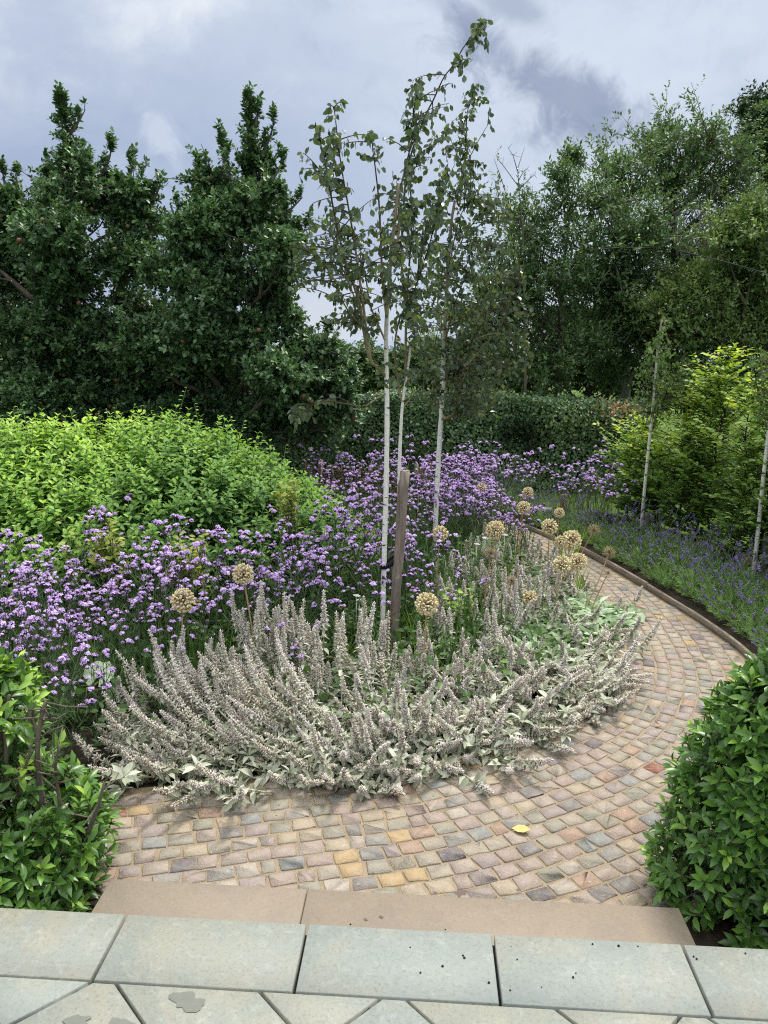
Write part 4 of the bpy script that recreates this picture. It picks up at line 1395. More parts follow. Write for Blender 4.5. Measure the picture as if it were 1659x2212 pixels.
# flush of long whippy shoots above the outline
for _ in range(120):
    x = rg.uniform(-5.2, -.6)
    y = MY + rg.uniform(-.4, .7)
    h, rr = mound_h(x, y)
    if h < .3:
        continue
    p = np.array([x, y, h - .05])
    big = rg.uniform() < .35
    e = p + np.array([rg.normal(0, .09), rg.normal(0, .06), rg.uniform(.22, .40) if big else rg.uniform(.1, .22)])
    tb.tube([p, (p + e) / 2 + rg.normal(0, .01, 3), e], [.004, .003, .0015], 4)
    nl = 10
    tt = np.linspace(.1, 1, nl)[:, None]
    pr = unit(np.cross(UP, rg.standard_normal((nl, 3))))
    mb.scatter(L8m, p + (e - p) * tt, unit(pr + UP * .25), unit(UP + rg.normal(0, .3, (nl, 3))), (.062 - .025 * tt[:, 0]) * rg.uniform(.8, 1.1, nl), np.clip(.5 + .3 * tt[:, 0] + rg.normal(0, .1, nl), 0, 1))
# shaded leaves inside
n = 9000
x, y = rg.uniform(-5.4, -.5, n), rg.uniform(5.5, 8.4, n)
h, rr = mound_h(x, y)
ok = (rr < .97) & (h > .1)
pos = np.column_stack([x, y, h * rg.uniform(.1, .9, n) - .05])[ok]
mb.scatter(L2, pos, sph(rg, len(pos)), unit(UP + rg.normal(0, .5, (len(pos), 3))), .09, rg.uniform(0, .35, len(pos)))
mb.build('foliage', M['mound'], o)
tb.build('stems', M['verbstem'], o)

# golden sprays in front of the mound
for (px, py, Y, w, hh, lab) in ((625, 1060, 5.75, .15, .18, 'golden leaved spray at the right flank of the green mound'), (225, 1160, 5.35, .26, .20, 'golden leaved spray low among the purple flowers at left'), (395, 1190, 5.2, .2, .16, 'small golden leaved spray in the middle of the purple flowers')):
    c = at(px, py, Y)
    o = thing('golden_shrub', (c[0], c[1], 0), lab, 'shrub')
    lf, tw = MB(), MB()
    for _ in range(26):
        e = c + np.array([rg.normal(0, w * .5), rg.normal(0, w * .4), rg.normal(0, hh * .45)])
        a = np.array([c[0] + rg.normal(0, .05), c[1] + .1, max(.05, e[2] - rg.uniform(.3, .6))])
        tw.tube([a, (a + e) / 2 + rg.normal(0, .02, 3), e], [.004, .003, .0015], 3)
        nl = 9
        tt = np.linspace(.55, 1, nl)[:, None]
        pr = unit(np.cross(UP, rg.standard_normal((nl, 3))))
        lf.scatter(L2, a + (e - a) * tt, unit(pr + UP * .2), unit(UP + rg.normal(0, .4, (nl, 3))), .055 * rg.uniform(.7, 1.2, nl), rg.uniform(0, 1, nl))
    lf.build('foliage', M['golden'], o)
    tw.build('stems', M['verbstem'], o)

# ------------------------------------------------------------------ low green growth under the flowers
rg = RG(82)
mb = MB()
blade = (np.array([(-.5, 0, 0), (.5, 0, 0), (.42, .5, .06), (-.42, .5, .06), (0, 1, -.12)]) * np.array([.042, 1, 1]), [np.array([[0, 1, 2, 3]]), np.array([[3, 2, 4]])])


def inside_bed(x, y, mar=.1):
    """true where the point lies inside the island bed by a margin"""
    P = np.column_stack([x, y])
    out = np.zeros(len(P), bool)
    D = inner[::6]
    T = unit(np.gradient(D, axis=0))
    for i in range(len(P)):
        w = P[i] - D
        j = int(np.argmin((w ** 2).sum(1)))
        cr = T[j][0] * w[j][1] - T[j][1] * w[j][0]
        out[i] = cr > mar
    return out


n = 15000
x, y = rg.uniform(-4.2, 1.8, n), rg.uniform(3.0, 10.2, n)
ok = inside_bed(x, y, .75)
x, y = x[ok], y[ok]
n = len(x)
hh = rg.uniform(.16, .46, n) * (1 + .2 * np.sin(x * 2 + y))
az = rg.uniform(0, 2 * PI, n)
d = np.column_stack([np.cos(az), np.sin(az), rg.uniform(.8, 2.5, n)])
mb.scatter(blade, np.column_stack([x, y, np.zeros(n)]), d, np.column_stack([np.cos(az + .2), np.sin(az + .2), rg.uniform(-.2, .2, n)]), hh, rg.uniform(.1, .9, n))
m = 14000
x, y = rg.uniform(-4.2, 1.6, m), rg.uniform(3.2, 10.2, m)
ok = inside_bed(x, y, .2)
x, y = x[ok], y[ok]
m = len(x)
zmax = .30 + .12 * np.sin(x * 2.2) * np.sin(y * 1.9 + 1)
mb.scatter(L2, np.column_stack([x, y, rg.uniform(.02, 1, m) * zmax]), np.column_stack([rg.standard_normal((m, 2)), rg.uniform(-.2, .5, m)]), unit(UP + rg.normal(0, .5, (m, 3))), rg.uniform(.035, .075, m), np.clip(rg.normal(.4, .22, m), 0, 1))
uo = mb.build('ground_cover', M['under'])
tag(uo, 'dark green grassy undergrowth between the flowers of the island bed', 'undergrowth', kind='stuff')

# grass tufts under the hornbeam
mb = MB()
n = 5000
x, y = rg.uniform(2.6, 6.5, n), rg.uniform(4.8, 11, n)
ox = np.interp(y, outer[:, 1], outer[:, 0])
ok = x > ox + .75
x, y = x[ok], y[ok]
n = len(x)
az = rg.uniform(0, 2 * PI, n)
mb.scatter(blade, np.column_stack([x, y, np.full(n, -.03)]), np.column_stack([np.cos(az), np.sin(az), rg.uniform(1, 2.5, n)]), np.column_stack([np.cos(az + .2), np.sin(az + .2), np.zeros(n)]), rg.uniform(.08, .2, n), rg.uniform(.4, 1, n))
go = mb.build('rough_grass', M['sword'])
tag(go, 'light green rough grass behind the stems of the hornbeam hedge', 'grass', kind='stuff')

# ------------------------------------------------------------------ verbena
def verb_head(rg, r=.0185, n=30):
    mb = MB()
    a = rg.uniform(0, 2 * PI, n)
    q = np.sqrt(rg.uniform(0, 1, n))
    P = np.column_stack([np.cos(a) * q * r, np.sin(a) * q * r, (1 - q ** 2) * r * .62 + rg.normal(0, .0012, n)])
    nr = unit(np.column_stack([np.cos(a) * q * .8, np.sin(a) * q * .8, np.full(n, .8)]) + rg.normal(0, .25, (n, 3)))
    pent = (np.array([(math.cos(t) * .5, math.sin(t) * .5, .05) for t in np.arange(5) * 2 * PI / 5]), [np.arange(5)[None]])
    mb.scatter(pent, P, np.cross(nr, [1, .3, .1]), nr, rg.uniform(.010, .014, n), np.clip(rg.normal(.62, .2, n), .25, 1))
    # dark calyx cup underneath
    k_ = 7
    an = np.arange(k_) * 2 * PI / k_
    V = np.vstack([np.column_stack([np.cos(an) * r * .85, np.sin(an) * r * .85, np.full(k_, .0)]), np.column_stack([np.cos(an) * r * .3, np.sin(an) * r * .3, np.full(k_, -r * .75)])])
    j = np.arange(k_)
    mb.add(V, [np.stack([j, k_ + j, k_ + (j + 1) % k_, (j + 1) % k_], -1), j], .04)
    return np.concatenate(mb.v), mb


HEADS = [verb_head(RG(900 + i), r) for i, r in enumerate((.016, .019, .022, .018))]


def add_head(dst, rg, p, ax, sc_):
    V, src = HEADS[rg.integers(len(HEADS))]
    z = unit(ax)
    x = unit(np.cross(z, rg.standard_normal(3)))
    y = np.cross(z, x)
    W = p + sc_ * (V[:, :1] * x + V[:, 1:2] * y + V[:, 2:] * z)
    off = dst.n
    dst.v.append(W)
    dst.r.append(np.clip(np.concatenate(src.r) + rg.normal(0, .12), 0, 1))
    for f in src.f:
        dst.f.append(f + off)
    dst.n += len(W)


def make_verbena(seed, H=.86):
    rg = RG(seed)
    o = thing('verbena_plant', (0, 0, 0), 'v', 'verbena')
    stm, lf = MB(), MB()
    for _ in range(rg.integers(4, 6)):
        h = H * rg.uniform(.58, 1.12)
        b = np.array([rg.normal(0, .05), rg.normal(0, .05), 0])
        lean = rg.normal(0, .17, 2)
        top = b + np.array([lean[0], lean[1], h])
        mid = (b + top) / 2 + np.array([-lean[0], -lean[1], 0]) * .15
        C = smooth_curve(np.array([b, mid, top]), .05)
        stm.tube(C, np.linspace(.0042, .0024, len(C)), 4, rg.uniform())
        for _b in range(2):
            q_ = C[rg.integers(int(len(C) * .4), len(C) - 1)]
            stm.tube([q_, q_ + np.array([rg.normal(0, .07), rg.normal(0, .07), rg.uniform(.08, .2)])], [.0026, .0016], 3, rg.uniform())
        fc = MB()
        fc.tube(C[int(len(C) * .68):], .0026, 3, 0)
        add_head(fc, rg, top, unit(C[-1] - C[-2]) + rg.normal(0, .15, 3), rg.uniform(.95, 1.25))
        a0 = rg.uniform(0, PI)
        for lev in range(1 + (rg.uniform() < .35)):
            for sg in (1, -1):
                if rg.uniform() < .12:
                    continue
                aa = a0 + lev * PI / 2
                dv = np.array([math.cos(aa) * sg, math.sin(aa) * sg, 0])
                s0 = top - UP * (.07 + .10 * lev + rg.uniform(0, .03))
                s0[:2] = [np.interp(s0[2], C[:, 2], C[:, k]) for k in (0, 1)]
                ln = .05 + .05 * lev + rg.uniform(0, .025)
                e = s0 + dv * ln * .62 + UP * ln * rg.uniform(.9, 1.2)
                fc.tube([s0, s0 + dv * ln * .35 + UP * ln * .35, e], [.002, .0018, .0014], 3, 0)
                add_head(fc, rg, e, UP + dv * .3 + rg.normal(0, .12, 3), rg.uniform(.8, 1.15))
                for _2 in range(rg.integers(0, 2)):
                    e2 = e + np.array([rg.normal(0, .022), rg.normal(0, .022), rg.uniform(-.012, .006)])
                    fc.tube([e - UP * .03, e2], [.0014, .0012], 3, 0)
                    add_head(fc, rg, e2, UP + rg.normal(0, .25, 3), rg.uniform(.65, .95))
        fc.build('flower_cluster', M['verbena'], o)
        nl = 12
        tt = rg.uniform(.08, .7, nl)
        P = np.array([[np.interp(t_, np.linspace(0, 1, len(C)), C[:, k]) for k in range(3)] for t_ in tt])
        az = rg.uniform(0, 2 * PI, nl)
        lf.scatter(blade, P, np.column_stack([np.cos(az), np.sin(az), rg.uniform(.3, 1.3, nl)]), np.column_stack([np.cos(az), np.sin(az), np.full(nl, 2.0)]), (.17 - .13 * tt) * rg.uniform(.7, 1.2, nl) + .03, rg.uniform(0, .8, nl))
    stm.build('stems', M['verbstem'], o)
    lf.build('leaves', M['under'], o)
    return o


VP = [make_verbena(300 + i) for i in range(8)]
used = [False] * 8
rg = RG(83)
LABV = {'front': ('verbena plant with clusters of small purple flower heads in the drift before the green mound', 'purple verbena before the green mound'),
        'back': ('verbena plant with purple flower heads among the birch trunks and beyond', 'purple verbena around and beyond the birch trunks'),
        'edge': ('thin verbena stem with a few purple heads rising among the lambs ears', 'stray verbena among the lambs ears')}
nv = 0


def put_verbena(x, y, s_, kind):
    i = rg.integers(8)
    lab, grp = LABV[kind]
    if not used[i]:
        used[i] = True
        r = VP[i]
        r.location = (x, y, 0)
        r.scale = (s_,) * 3
        r.rotation_euler = (0, 0, rg.uniform(0, 6.28))
        r['label'], r['group'] = lab, grp
    else:
        copy_thing(VP[i], (x, y, 0), rg.uniform(0, 6.28), s_, lab, grp)


def vfield(n, x0, x1, y0, y1, test, hfun, kind, dmin):
    pts = []
    tries = 0
    while len(pts) < n and tries < n * 60:
        tries += 1
        x, y = rg.uniform(x0, x1), rg.uniform(y0, y1)
        if not test(x, y):
            continue
        if any((x - a) ** 2 + (y - b) ** 2 < dmin ** 2 for a, b in pts):
            continue
        pts.append((x, y))
        put_verbena(x, y, hfun(x, y), kind)


# drift in front of the mound
def t_front(x, y):
    if x > -.05 and y < 5.6:
        return False
    ymin = np.interp(x, [-3.5, -2.0, -1.55, -1.2, -.8, -.3, .0, .4], [3.5, 3.85, 4.05, 4.45, 4.85, 5.0, 5.2, 5.5])
    ymax = np.interp(x, [-4, -2.5, -1.0, -.5, 0, .5], [5.75, 5.6, 5.75, 6.3, 6.6, 6.6])
    return ymin < y < ymax


vfield(150, -3.4, .35, 3.4, 6.6, t_front, lambda x, y: rg.uniform(.66, 1.08) * np.interp(y, [3.6, 4.6, 5.6, 6.4], [.78, .92, 1.0, .98]), 'front', .125)
vfield(78, -1.0, 1.9, 6.4, 10.3, lambda x, y: x < np.interp(y, [6.4, 7.5, 8.5, 10], [.9, 1.1, 1.25, 1.5]) and x > np.interp(y, [6.4, 8.4, 10], [-.35, -.7, -1.0]) and (y > 7.4 or x < .45), lambda x, y: rg.uniform(.66, 1.10) * np.interp(y, [6.4, 7.5, 9, 10.3], [.92, 1.0, 1.04, 1.02]), 'back', .16)
vfield(26, .9, 2.9, 8.9, 10.6, lambda x, y: x > np.interp(y, outer[:, 1], outer[:, 0]) + .1 or y > 9.6 or x < np.interp(y, outer[:, 1], outer[:, 0]) - 1.0, lambda x, y: rg.uniform(.8, 1.12), 'back', .2)
vfield(40, .55, 1.65, 7.5, 9.3, lambda x, y: x < np.interp(y, [7.6, 9.3], [1.6, 1.1]), lambda x, y: rg.uniform(.7, 1.05), 'back', .16)
for px, py, s_ in ((100, 1680, .75), (60, 1600, .8), (150, 1640, .68), (230, 1610, .62), (330, 1560, .55), (575, 1520, .6), (640, 1480, .62), (985, 1390, .66), (905, 1400, .6), (1010, 1330, .62)):
    p = gz(px, py)
    put_verbena(p[0], p[1], s_, 'edge')
for r, u in zip(VP, used):
    if not u:
        for c in list(r.children):
            bpy.data.objects.remove(c)
        bpy.data.objects.remove(r)

# ------------------------------------------------------------------ lambs ears
bud = (np.array([(0, 0, 0), (.28, .4, .1), (-.28, .4, .1), (0, .45, -.28), (0, 1, .05)]), [np.array([[0, 1, 2], [0, 3, 1], [0, 2, 3], [1, 4, 2], [3, 4, 1], [2, 4, 3]])])
LF = leaf8(.40, .18, .22, .05, .85, .8)


def flower_spike(rg, root, base, az, e0, e1, ln, pink):
    n = 30
    t = np.linspace(0, 1, n)
    el = np.radians(e0 + (e1 - e0) * t ** 1.2)
    a = az + rg.normal(0, .6) * t ** 1.5 + .16 * np.sin(t * 5 + rg.uniform(0, 6))
    st_ = np.column_stack([np.cos(el) * np.cos(a), np.cos(el) * np.sin(a), np.sin(el)]) * ln / n
    P = base + np.cumsum(st_, 0)
    P[:, 2] = np.maximum(P[:, 2], .012 + .01 * rg.uniform())
    sm, bm, lm = MB(), MB(), MB()
    sm.tube(P[::2], np.linspace(.0052, .0034, 15), 5, rg.uniform(.3, .8))
    T = unit(np.gradient(P, axis=0))
    tone = rg.uniform(-.28, .12)
    # whorls: wide apart below, packed towards the tip
    s = np.concatenate([np.linspace(.38, .60, 4) + rg.normal(0, .012, 4), .65 + .35 * np.linspace(0, 1, 14)])
    size = np.concatenate([np.linspace(.75, .95, 4), np.linspace(1.0, .45, 14)])
    for q, (u, z_) in enumerate(zip(s, size)):
        u = min(u, 1)
        c = np.array([np.interp(u, t, P[:, k]) for k in range(3)])
        tv = unit(np.array([np.interp(u, t, T[:, k]) for k in range(3)]))
        m = 8
        an = rg.uniform(0, 6.28) + np.arange(m) * 2 * PI / m + rg.normal(0, .2, m)
        xx = unit(np.cross(tv, [.3, .2, 1.0] if abs(tv[2]) < .9 else [1, 0, 0]))
        yy = np.cross(tv, xx)
        rad = np.cos(an)[:, None] * xx + np.sin(an)[:, None] * yy
        dd = unit(rad + tv * rg.uniform(.25, .9, (m, 1)))
        rr = np.clip((.68 if rg.uniform() < pink * (.4 + .6 * u) else .47) + tone + rg.normal(0, .16, m), 0, 1)
        bm.scatter(bud, c + rad * .003 + tv * rg.normal(0, .003, (m, 1)), dd, np.tile(tv, (m, 1)) + rg.normal(0, .1, (m, 3)), z_ * rg.uniform(.021, .032, m), rr)
        if q < 9:
            for sg in (1, -1):
                d2 = unit(xx * sg * (1 if q % 2 else 0) + yy * sg * (0 if q % 2 else 1) + tv * .25 - UP * rg.uniform(.2, .8))
                lm.scatter(LF, [c], [d2], [unit(tv + UP * .6)], [rg.uniform(.034, .052) * (1.25 - .06 * q)], [rg.uniform(.1, .8)])
    bm.tube(P[10:], .0036, 5, .5)
    bm.scatter(bud, P[-1:] + T[-1] * -.002, T[-1:], [[1, .2, 0]], [.022], [.95])
    # stem leaves
    for u in np.linspace(.06, .40, rg.integers(4, 6)):
        c = np.array([np.interp(u, t, P[:, k]) for k in range(3)])
        tv = unit(np.array([np.interp(u, t, T[:, k]) for k in range(3)]))
        aa = rg.uniform(0, PI)
        xx = unit(np.cross(tv, [math.cos(aa), math.sin(aa), .4]))
        for sg in (1, -1):
            d2 = unit(xx * sg + tv * .5 - UP * rg.uniform(.05, .7) + rg.normal(0, .12, 3))
            lm.scatter(LF, [c], [d2], [unit(UP + tv * .3 + rg.normal(0, .35, 3))], [rg.uniform(.08, .125) * (1.1 - u)], [np.clip(rg.normal(.45, .25), 0, 1)])
    so_ = bm.build('flower_spike', M['spike'], root)
    a_ = sm.build('stem', M['felt'], so_, origin=root['org'])
    l_ = lm.build('stem_leaves', M['felt'], so_, origin=root['org'])


def lambs_ear(name_label, x, y, az, e0, e1, ln, n, seed, spread=.12, rosette=14, pink=.5, mat='felt', rl=(.055, .095), grp='lambs ears along the edge of the island bed', hz=.05):
    rg = RG(seed)
    o = thing('lambs_ear_plant', (x, y, 0), name_label, 'lambs ear', grp)
    for _ in range(n):
        b = np.array([x + rg.normal(0, spread), y + rg.normal(0, spread), .005])
        a = math.radians(rg.uniform(*az))
        flower_spike(rg, o, b, a, rg.uniform(*e0), rg.uniform(*e1), ln * rg.uniform(.55, 1.2), pink)
    lm = MB()
    k_ = int(rosette * 1.5)
    for _ in range(k_):
        b = np.array([x + rg.normal(0, spread * 1.3), y + rg.normal(0, spread * 1.3), rg.uniform(.0, hz)])
        m = rg.integers(5, 9)
        an = rg.uniform(0, 6.28) + np.arange(m) * 2 * PI / m * 1.0
        d = np.column_stack([np.cos(an), np.sin(an), rg.uniform(.1, 1.3, m)])
        lm.scatter(LF, np.tile(b, (m, 1)), d, unit(UP + rg.normal(0, .3, (m, 3)) + .0), rg.uniform(rl[0], rl[1], m), np.clip(rg.normal(.42, .22, m), 0, 1))
    if k_:
        lm.build('basal_leaves', M[mat], o)
    return o


FL, UPR = 'lambs ear plant with woolly grey spikes flopping over the path edge', 'lambs ear plant with upright woolly grey spikes before the verbena'
rgp = RG(84)
flop = [(-.42, 3.72, (165, 205), (4, 16), (35, 78), .80, 15), (-.50, 3.86, (155, 190), (8, 30), (45, 80), .78, 15), (-.70, 3.92, (150, 195), (10, 40), (50, 85), .62, 13), (-.98, 3.78, (150, 230), (10, 40), (50, 80), .46, 12), (-.25, 3.86, (150, 220), (12, 40), (45, 80), .66, 13),
        (-.12, 3.76, (180, 300), (5, 30), (40, 85), .48, 13), (.10, 3.90, (170, 340), (4, 30), (35, 85), .48, 13), (.32, 3.98, (170, 350), (4, 30), (35, 85), .46, 13), (.56, 4.10, (170, 360), (2, 28), (25, 80), .44, 13), (.80, 4.28, (180, 370), (2, 26), (20, 75), .42, 13), (1.04, 4.48, (190, 380), (2, 24), (20, 70), .42, 13),
        (1.26, 4.76, (200, 400), (2, 25), (20, 75), .42, 13), (1.42, 5.1, (230, 410), (2, 25), (20, 75), .40, 12), (1.52, 5.6, (250, 410), (2, 25), (20, 70), .34, 8),
        (-1.15, 3.60, (170, 260), (5, 30), (20, 70), .34, 9), (.05, 4.08, (120, 340), (20, 60), (50, 88), .46, 12), (.42, 4.25, (120, 340), (15, 50), (45, 85), .42, 12), (.75, 4.48, (120, 360), (10, 45), (35, 85), .40, 12), (1.05, 4.8, (150, 380), (10, 40), (35, 85), .38, 12), (-.62, 4.10, (130, 230), (25, 60), (55, 88), .55, 12)]
flop += [(-.72, 3.66, (170, 300), (2, 14), (10, 60), .40, 10), (-.45, 3.62, (170, 320), (2, 14), (10, 60), .36, 10), (-.15, 3.66, (190, 330), (2, 14), (10, 60), .34, 9), (.2, 3.80, (200, 340), (2, 14), (10, 60), .34, 9), (.5, 3.94, (210, 350), (2, 14), (10, 60), .36, 9), (.85, 4.14, (220, 350), (2, 14), (10, 60), .38, 10), (1.15, 4.42, (240, 370), (2, 14), (10, 65), .40, 10), (1.36, 4.78, (260, 390), (2, 14), (10, 65), .36, 9), (-.95, 3.62, (160, 280), (2, 14), (15, 65), .42, 10)]
for i, (x, y, az, e0, e1, ln, n) in enumerate(flop):
    lambs_ear('lambs ear plant with woolly grey spikes flopping over the ' + ('far left of the path edge' if x < -.9 else 'path edge left of the stake' if x < -.05 else 'path edge right of the stake'), x, y, az, e0, e1, ln, int(n * 1.3), 500 + i, .11, 9, .5, hz=.13, grp='lambs ears flopping over the path edge')
upr = [(-.62, 4.42, .62, 12), (-.45, 4.55, .62, 12), (-.78, 4.5, .55, 9), (-.28, 4.42, .58, 11), (-.12, 4.55, .50, 8), (.05, 4.42, .44, 8), (-.40, 4.25, .52, 10), (.30, 4.55, .42, 9), (.52, 4.62, .38, 8), (.80, 4.85, .36, 7), (-1.15, 4.15, .42, 6), (-1.3, 3.95, .36, 5), (-.95, 4.2, .50, 7)]
for i, (x, y, ln, n) in enumerate(upr):
    lambs_ear(UPR, x, y, (0, 360), (55, 85), (78, 100), ln, n, 540 + i, .10, 5, .45, grp='upright lambs ears before the verbena')
back = [(.48, 5.55), (.72, 5.7), (.98, 5.75), (1.2, 5.65), (.55, 6.1), (.85, 6.15), (1.12, 6.1), (1.38, 6.15), (.62, 6.6), (.95, 6.7), (1.25, 6.7), (.5, 5.2), (.78, 5.3), (1.42, 6.7), (.85, 7.15), (1.2, 7.3), (1.5, 6.95), (1.55, 7.35), (1.4, 7.7), (1.58, 6.6), (1.05, 7.6)]
for i, (x, y) in enumerate(back):
    lambs_ear('lambs ear plant with grey spikes standing at the back below the seed heads', x, y, (0, 360), (45, 80), (70, 100), rgp.uniform(.28, .40), 9, 560 + i, .13, 8, .6, grp='lambs ears at the back below the seed heads')
ros = [(1.02, 5.2), (1.25, 5.35), (1.5, 5.5), (1.3, 5.7), (1.55, 5.95), (1.72, 5.75), (1.62, 6.35), (1.78, 6.1), (1.1, 5.45), (1.5, 6.6)]
for i, (x, y) in enumerate(ros):
    lambs_ear('leafy lambs ear plant with broad silvery green leaves beside the path', x, y, (200, 380), (10, 50), (50, 85), .34, 2, 580 + i, .10, 13, .6, 'feltgreen', (.11, .17), 'silver leaved lambs ears beside the path')

# ------------------------------------------------------------------ alliums
def allium(px, py, rpx, Y, foot, label, brown=False, seed=0, sparse=1.0):
    rg = RG(seed + 1200)
    h = at(px, py, Y)
    R = rpx / F * np.linalg.norm(h - [0, 0, CAMZ]) * .96
    f = at(foot[0], foot[1], Y + (foot[2] if len(foot) > 2 else 0))
    k_ = h[2] / max(h[2] - f[2], .05)
    b = h + (f - h) * k_
    o = thing('allium', b, label, 'allium', 'dried allium seed heads in the island bed')
    mid = (h + b) / 2 + rg.normal(0, .012, 3)
    C = smooth_curve(np.array([b, mid, h]), .04)
    sm = MB()
    sm.tube(C, np.linspace(.0062, .0042, len(C)), 7, rg.uniform(.2, .8), wob=.03, rg=rg)
    sm.build('stem', M['stalk'], o, True)
    hd, pd = MB(), MB()
    n = int((190 if not brown else 150) * sparse)
    i = np.arange(n) + .5
    ph = np.arccos(1 - 2 * i / n)
    th = PI * (1 + 5 ** .5) * i
    d = unit(np.column_stack([np.cos(th) * np.sin(ph), np.sin(th) * np.sin(ph), np.cos(ph)]) + rg.normal(0, .10, (n, 3)))
    ln = R * rg.uniform(.80, 1.0, n)
    for q in range(n):
        pd.tube([h, h + d[q] * ln[q]], [.0011, .0008], 3, rg.uniform(.2, .9))
    if not brown:
        cap = []
        for z_, r_ in ((0, .25), (.35, 1.0), (.75, .8), (1.0, .15)):
            for a in np.arange(6) * PI / 3:
                cap.append((math.cos(a) * r_ * (.55 if round(a * 3 / PI) % 2 else .40), z_, math.sin(a) * r_ * (.55 if round(a * 3 / PI) % 2 else .40)))
        ii = np.arange(3)[:, None] * 6
        jj = np.arange(6)[None]
        ct = (np.array(cap), [np.stack([ii + jj, ii + 6 + jj, ii + 6 + (jj + 1) % 6, ii + (jj + 1) % 6], -1).reshape(-1, 4), np.arange(18, 24)[None]])
        hd.scatter(ct, h + d * ln[:, None] * .93, d, sph(rg, n), R * .215 * rg.uniform(.8, 1.2, n), rg.uniform(.15, 1, n))
        hd.build('seed_head', M['allium'], o)
        pd.build('flower_stalks', M['alliumbrown'], o)
    else:
        star = (np.array([(0, 0, 0), (.35, .9, 0), (0, .5, .1), (-.3, .95, .15), (0, .9, -.3)]), [np.array([[0, 1, 2], [0, 2, 3], [0, 2, 4]])])
        hd.scatter(star, h + d * ln[:, None] * .86, d, sph(rg, n), R * .14, rg.uniform(.1, .8, n))
        pd.v, pd.r, pd.f, pd.n = pd.v + hd.v, pd.r + hd.r, pd.f + [g_ + pd.n for g_ in hd.f], pd.n + hd.n
        pd.build('seed_head', M['alliumbrown'], o)


AL = [(395, 1297, 25, 4.25, (385, 1480), 'round straw coloured allium head at the far left, on a straight stem before the verbena'),
      (525, 1240, 22, 4.45, (558, 1500), 'straw coloured allium head standing over the upright lambs ears left of the stake'),
      (922, 1305, 25, 4.5, (910, 1440), 'large pale allium head just right of the foot of the stake'),
      (951, 1153, 17, 6.1, (945, 1300), 'allium head touching the trunk of the right birch'),
      (1069, 1145, 20, 6.3, (1058, 1300), 'allium head beside the white rose flowers'),
      (1187, 1138, 17, 6.9, (1180, 1260), 'allium head left of the overlapping pair near the path'),
      (1234, 1166, 21, 6.5, (1205, 1330), 'allium head overlapping a smaller one near the path, upper right of the cluster'),
      (1211, 1170, 13, 6.75, (1200, 1260), 'small allium head half hidden behind a larger one near the path'),
      (1214, 1220, 19, 5.9, (1203, 1335), 'lower left allium head of the touching pair near the path'),
      (1249, 1213, 19, 6.0, (1150, 1345), 'lower right allium head of the touching pair, on a stem leaning left'),
      (1041, 1054, 11, 8.0, (1040, 1110), 'small distant allium head among the verbena right of the birches'),
      (1140, 1064, 12, 7.8, (1125, 1150), 'small distant allium head above a brownish one'),
      (1131, 1096, 14, 7.3, (1120, 1210), 'brownish buff allium head on a tall stem in the middle of the bed'),
      (1208, 1108, 11, 8.2, (1206, 1160), 'small pale allium head below the little grey plate'),
      (1145, 1292, 16, 5.7, (1143, 1330), 'low allium head sunk among the grey spikes')]
for i, q in enumerate(AL):
    allium(*q, seed=i)
for i, q in enumerate([(1060, 1195, 17, 5.85, (1044, 1335), 'spidery brown allium head on a rusty stem in the middle of the bed'), (1283, 1146, 17, 7.3, (1256, 1215), 'dark spidery allium head leaning in front of the far path'),
                       (1316, 1194, 17, 6.0, (1235, 1375), 'spidery brown allium head on a long stem leaning over the path'), (1313, 1238, 12, 6.0, (1285, 1300), 'sparse collapsed allium head over the path'), (1105, 1255, 14, 5.7, (1095, 1290), 'pale spidery allium head among the grey spikes')]):
    allium(*q, brown=True, seed=40 + i, sparse=.35 if '1238' in str(q[1]) else .9)

# ------------------------------------------------------------------ lavender
def make_lavender(seed):
    rg = RG(seed)
    o = thing('lavender_plant', (0, 0, 0), 'l', 'lavender')
    lf, fl = MB(), MB()
    thin = (np.array([(-.5, 0, 0), (.5, 0, 0), (.5, .6, .03), (-.5, .6, .03), (0, 1, 0)]) * np.array([.075, 1, 1]), [np.array([[0, 1, 2, 3]]), np.array([[3, 2, 4]])])
    for _ in range(60):
        d = sph(rg, 1)[0]
        d[2] = abs(d[2]) * .9 + .45
        d = unit(d)
        ln = rg.uniform(.16, .28)
        e = d * ln
        m = 14
        tt = rg.uniform(.25, 1, m)[:, None]
        pr = unit(np.cross(d, rg.standard_normal((m, 3))))
        lf.scatter(thin, e * tt, unit(d * .9 + pr * .7), unit(pr + .3 * UP), rg.uniform(.035, .06, m), np.clip(rg.normal(.45, .2, m), 0, 1))
    for _ in range(17):
        d = sph(rg, 1)[0]
        d[2] = abs(d[2]) * .8 + .65
        d = unit(d)
        a, e = d * .15, d * rg.uniform(.32, .48) + np.array([0, 0, rg.uniform(-.02, .03)])
        fl.tube([d * .02, a, e], [.0022, .0016, .0013], 3, 0)
        ax_ = unit(e - a)
        m = 22
        tt = rg.uniform(0, 1, m)
        pr = unit(np.cross(ax_, rg.standard_normal((m, 3))))
        fl.scatter(bud, e + ax_ * (tt * .045)[:, None] - ax_ * .01, unit(pr + ax_ * .8), pr + ax_, rg.uniform(.010, .015, m), np.clip(rg.normal(.5, .22, m), .12, 1))
    lf.build('foliage', M['lavleaf'], o)
    fl.build('flowers', M['lavflower'], o)
    return o


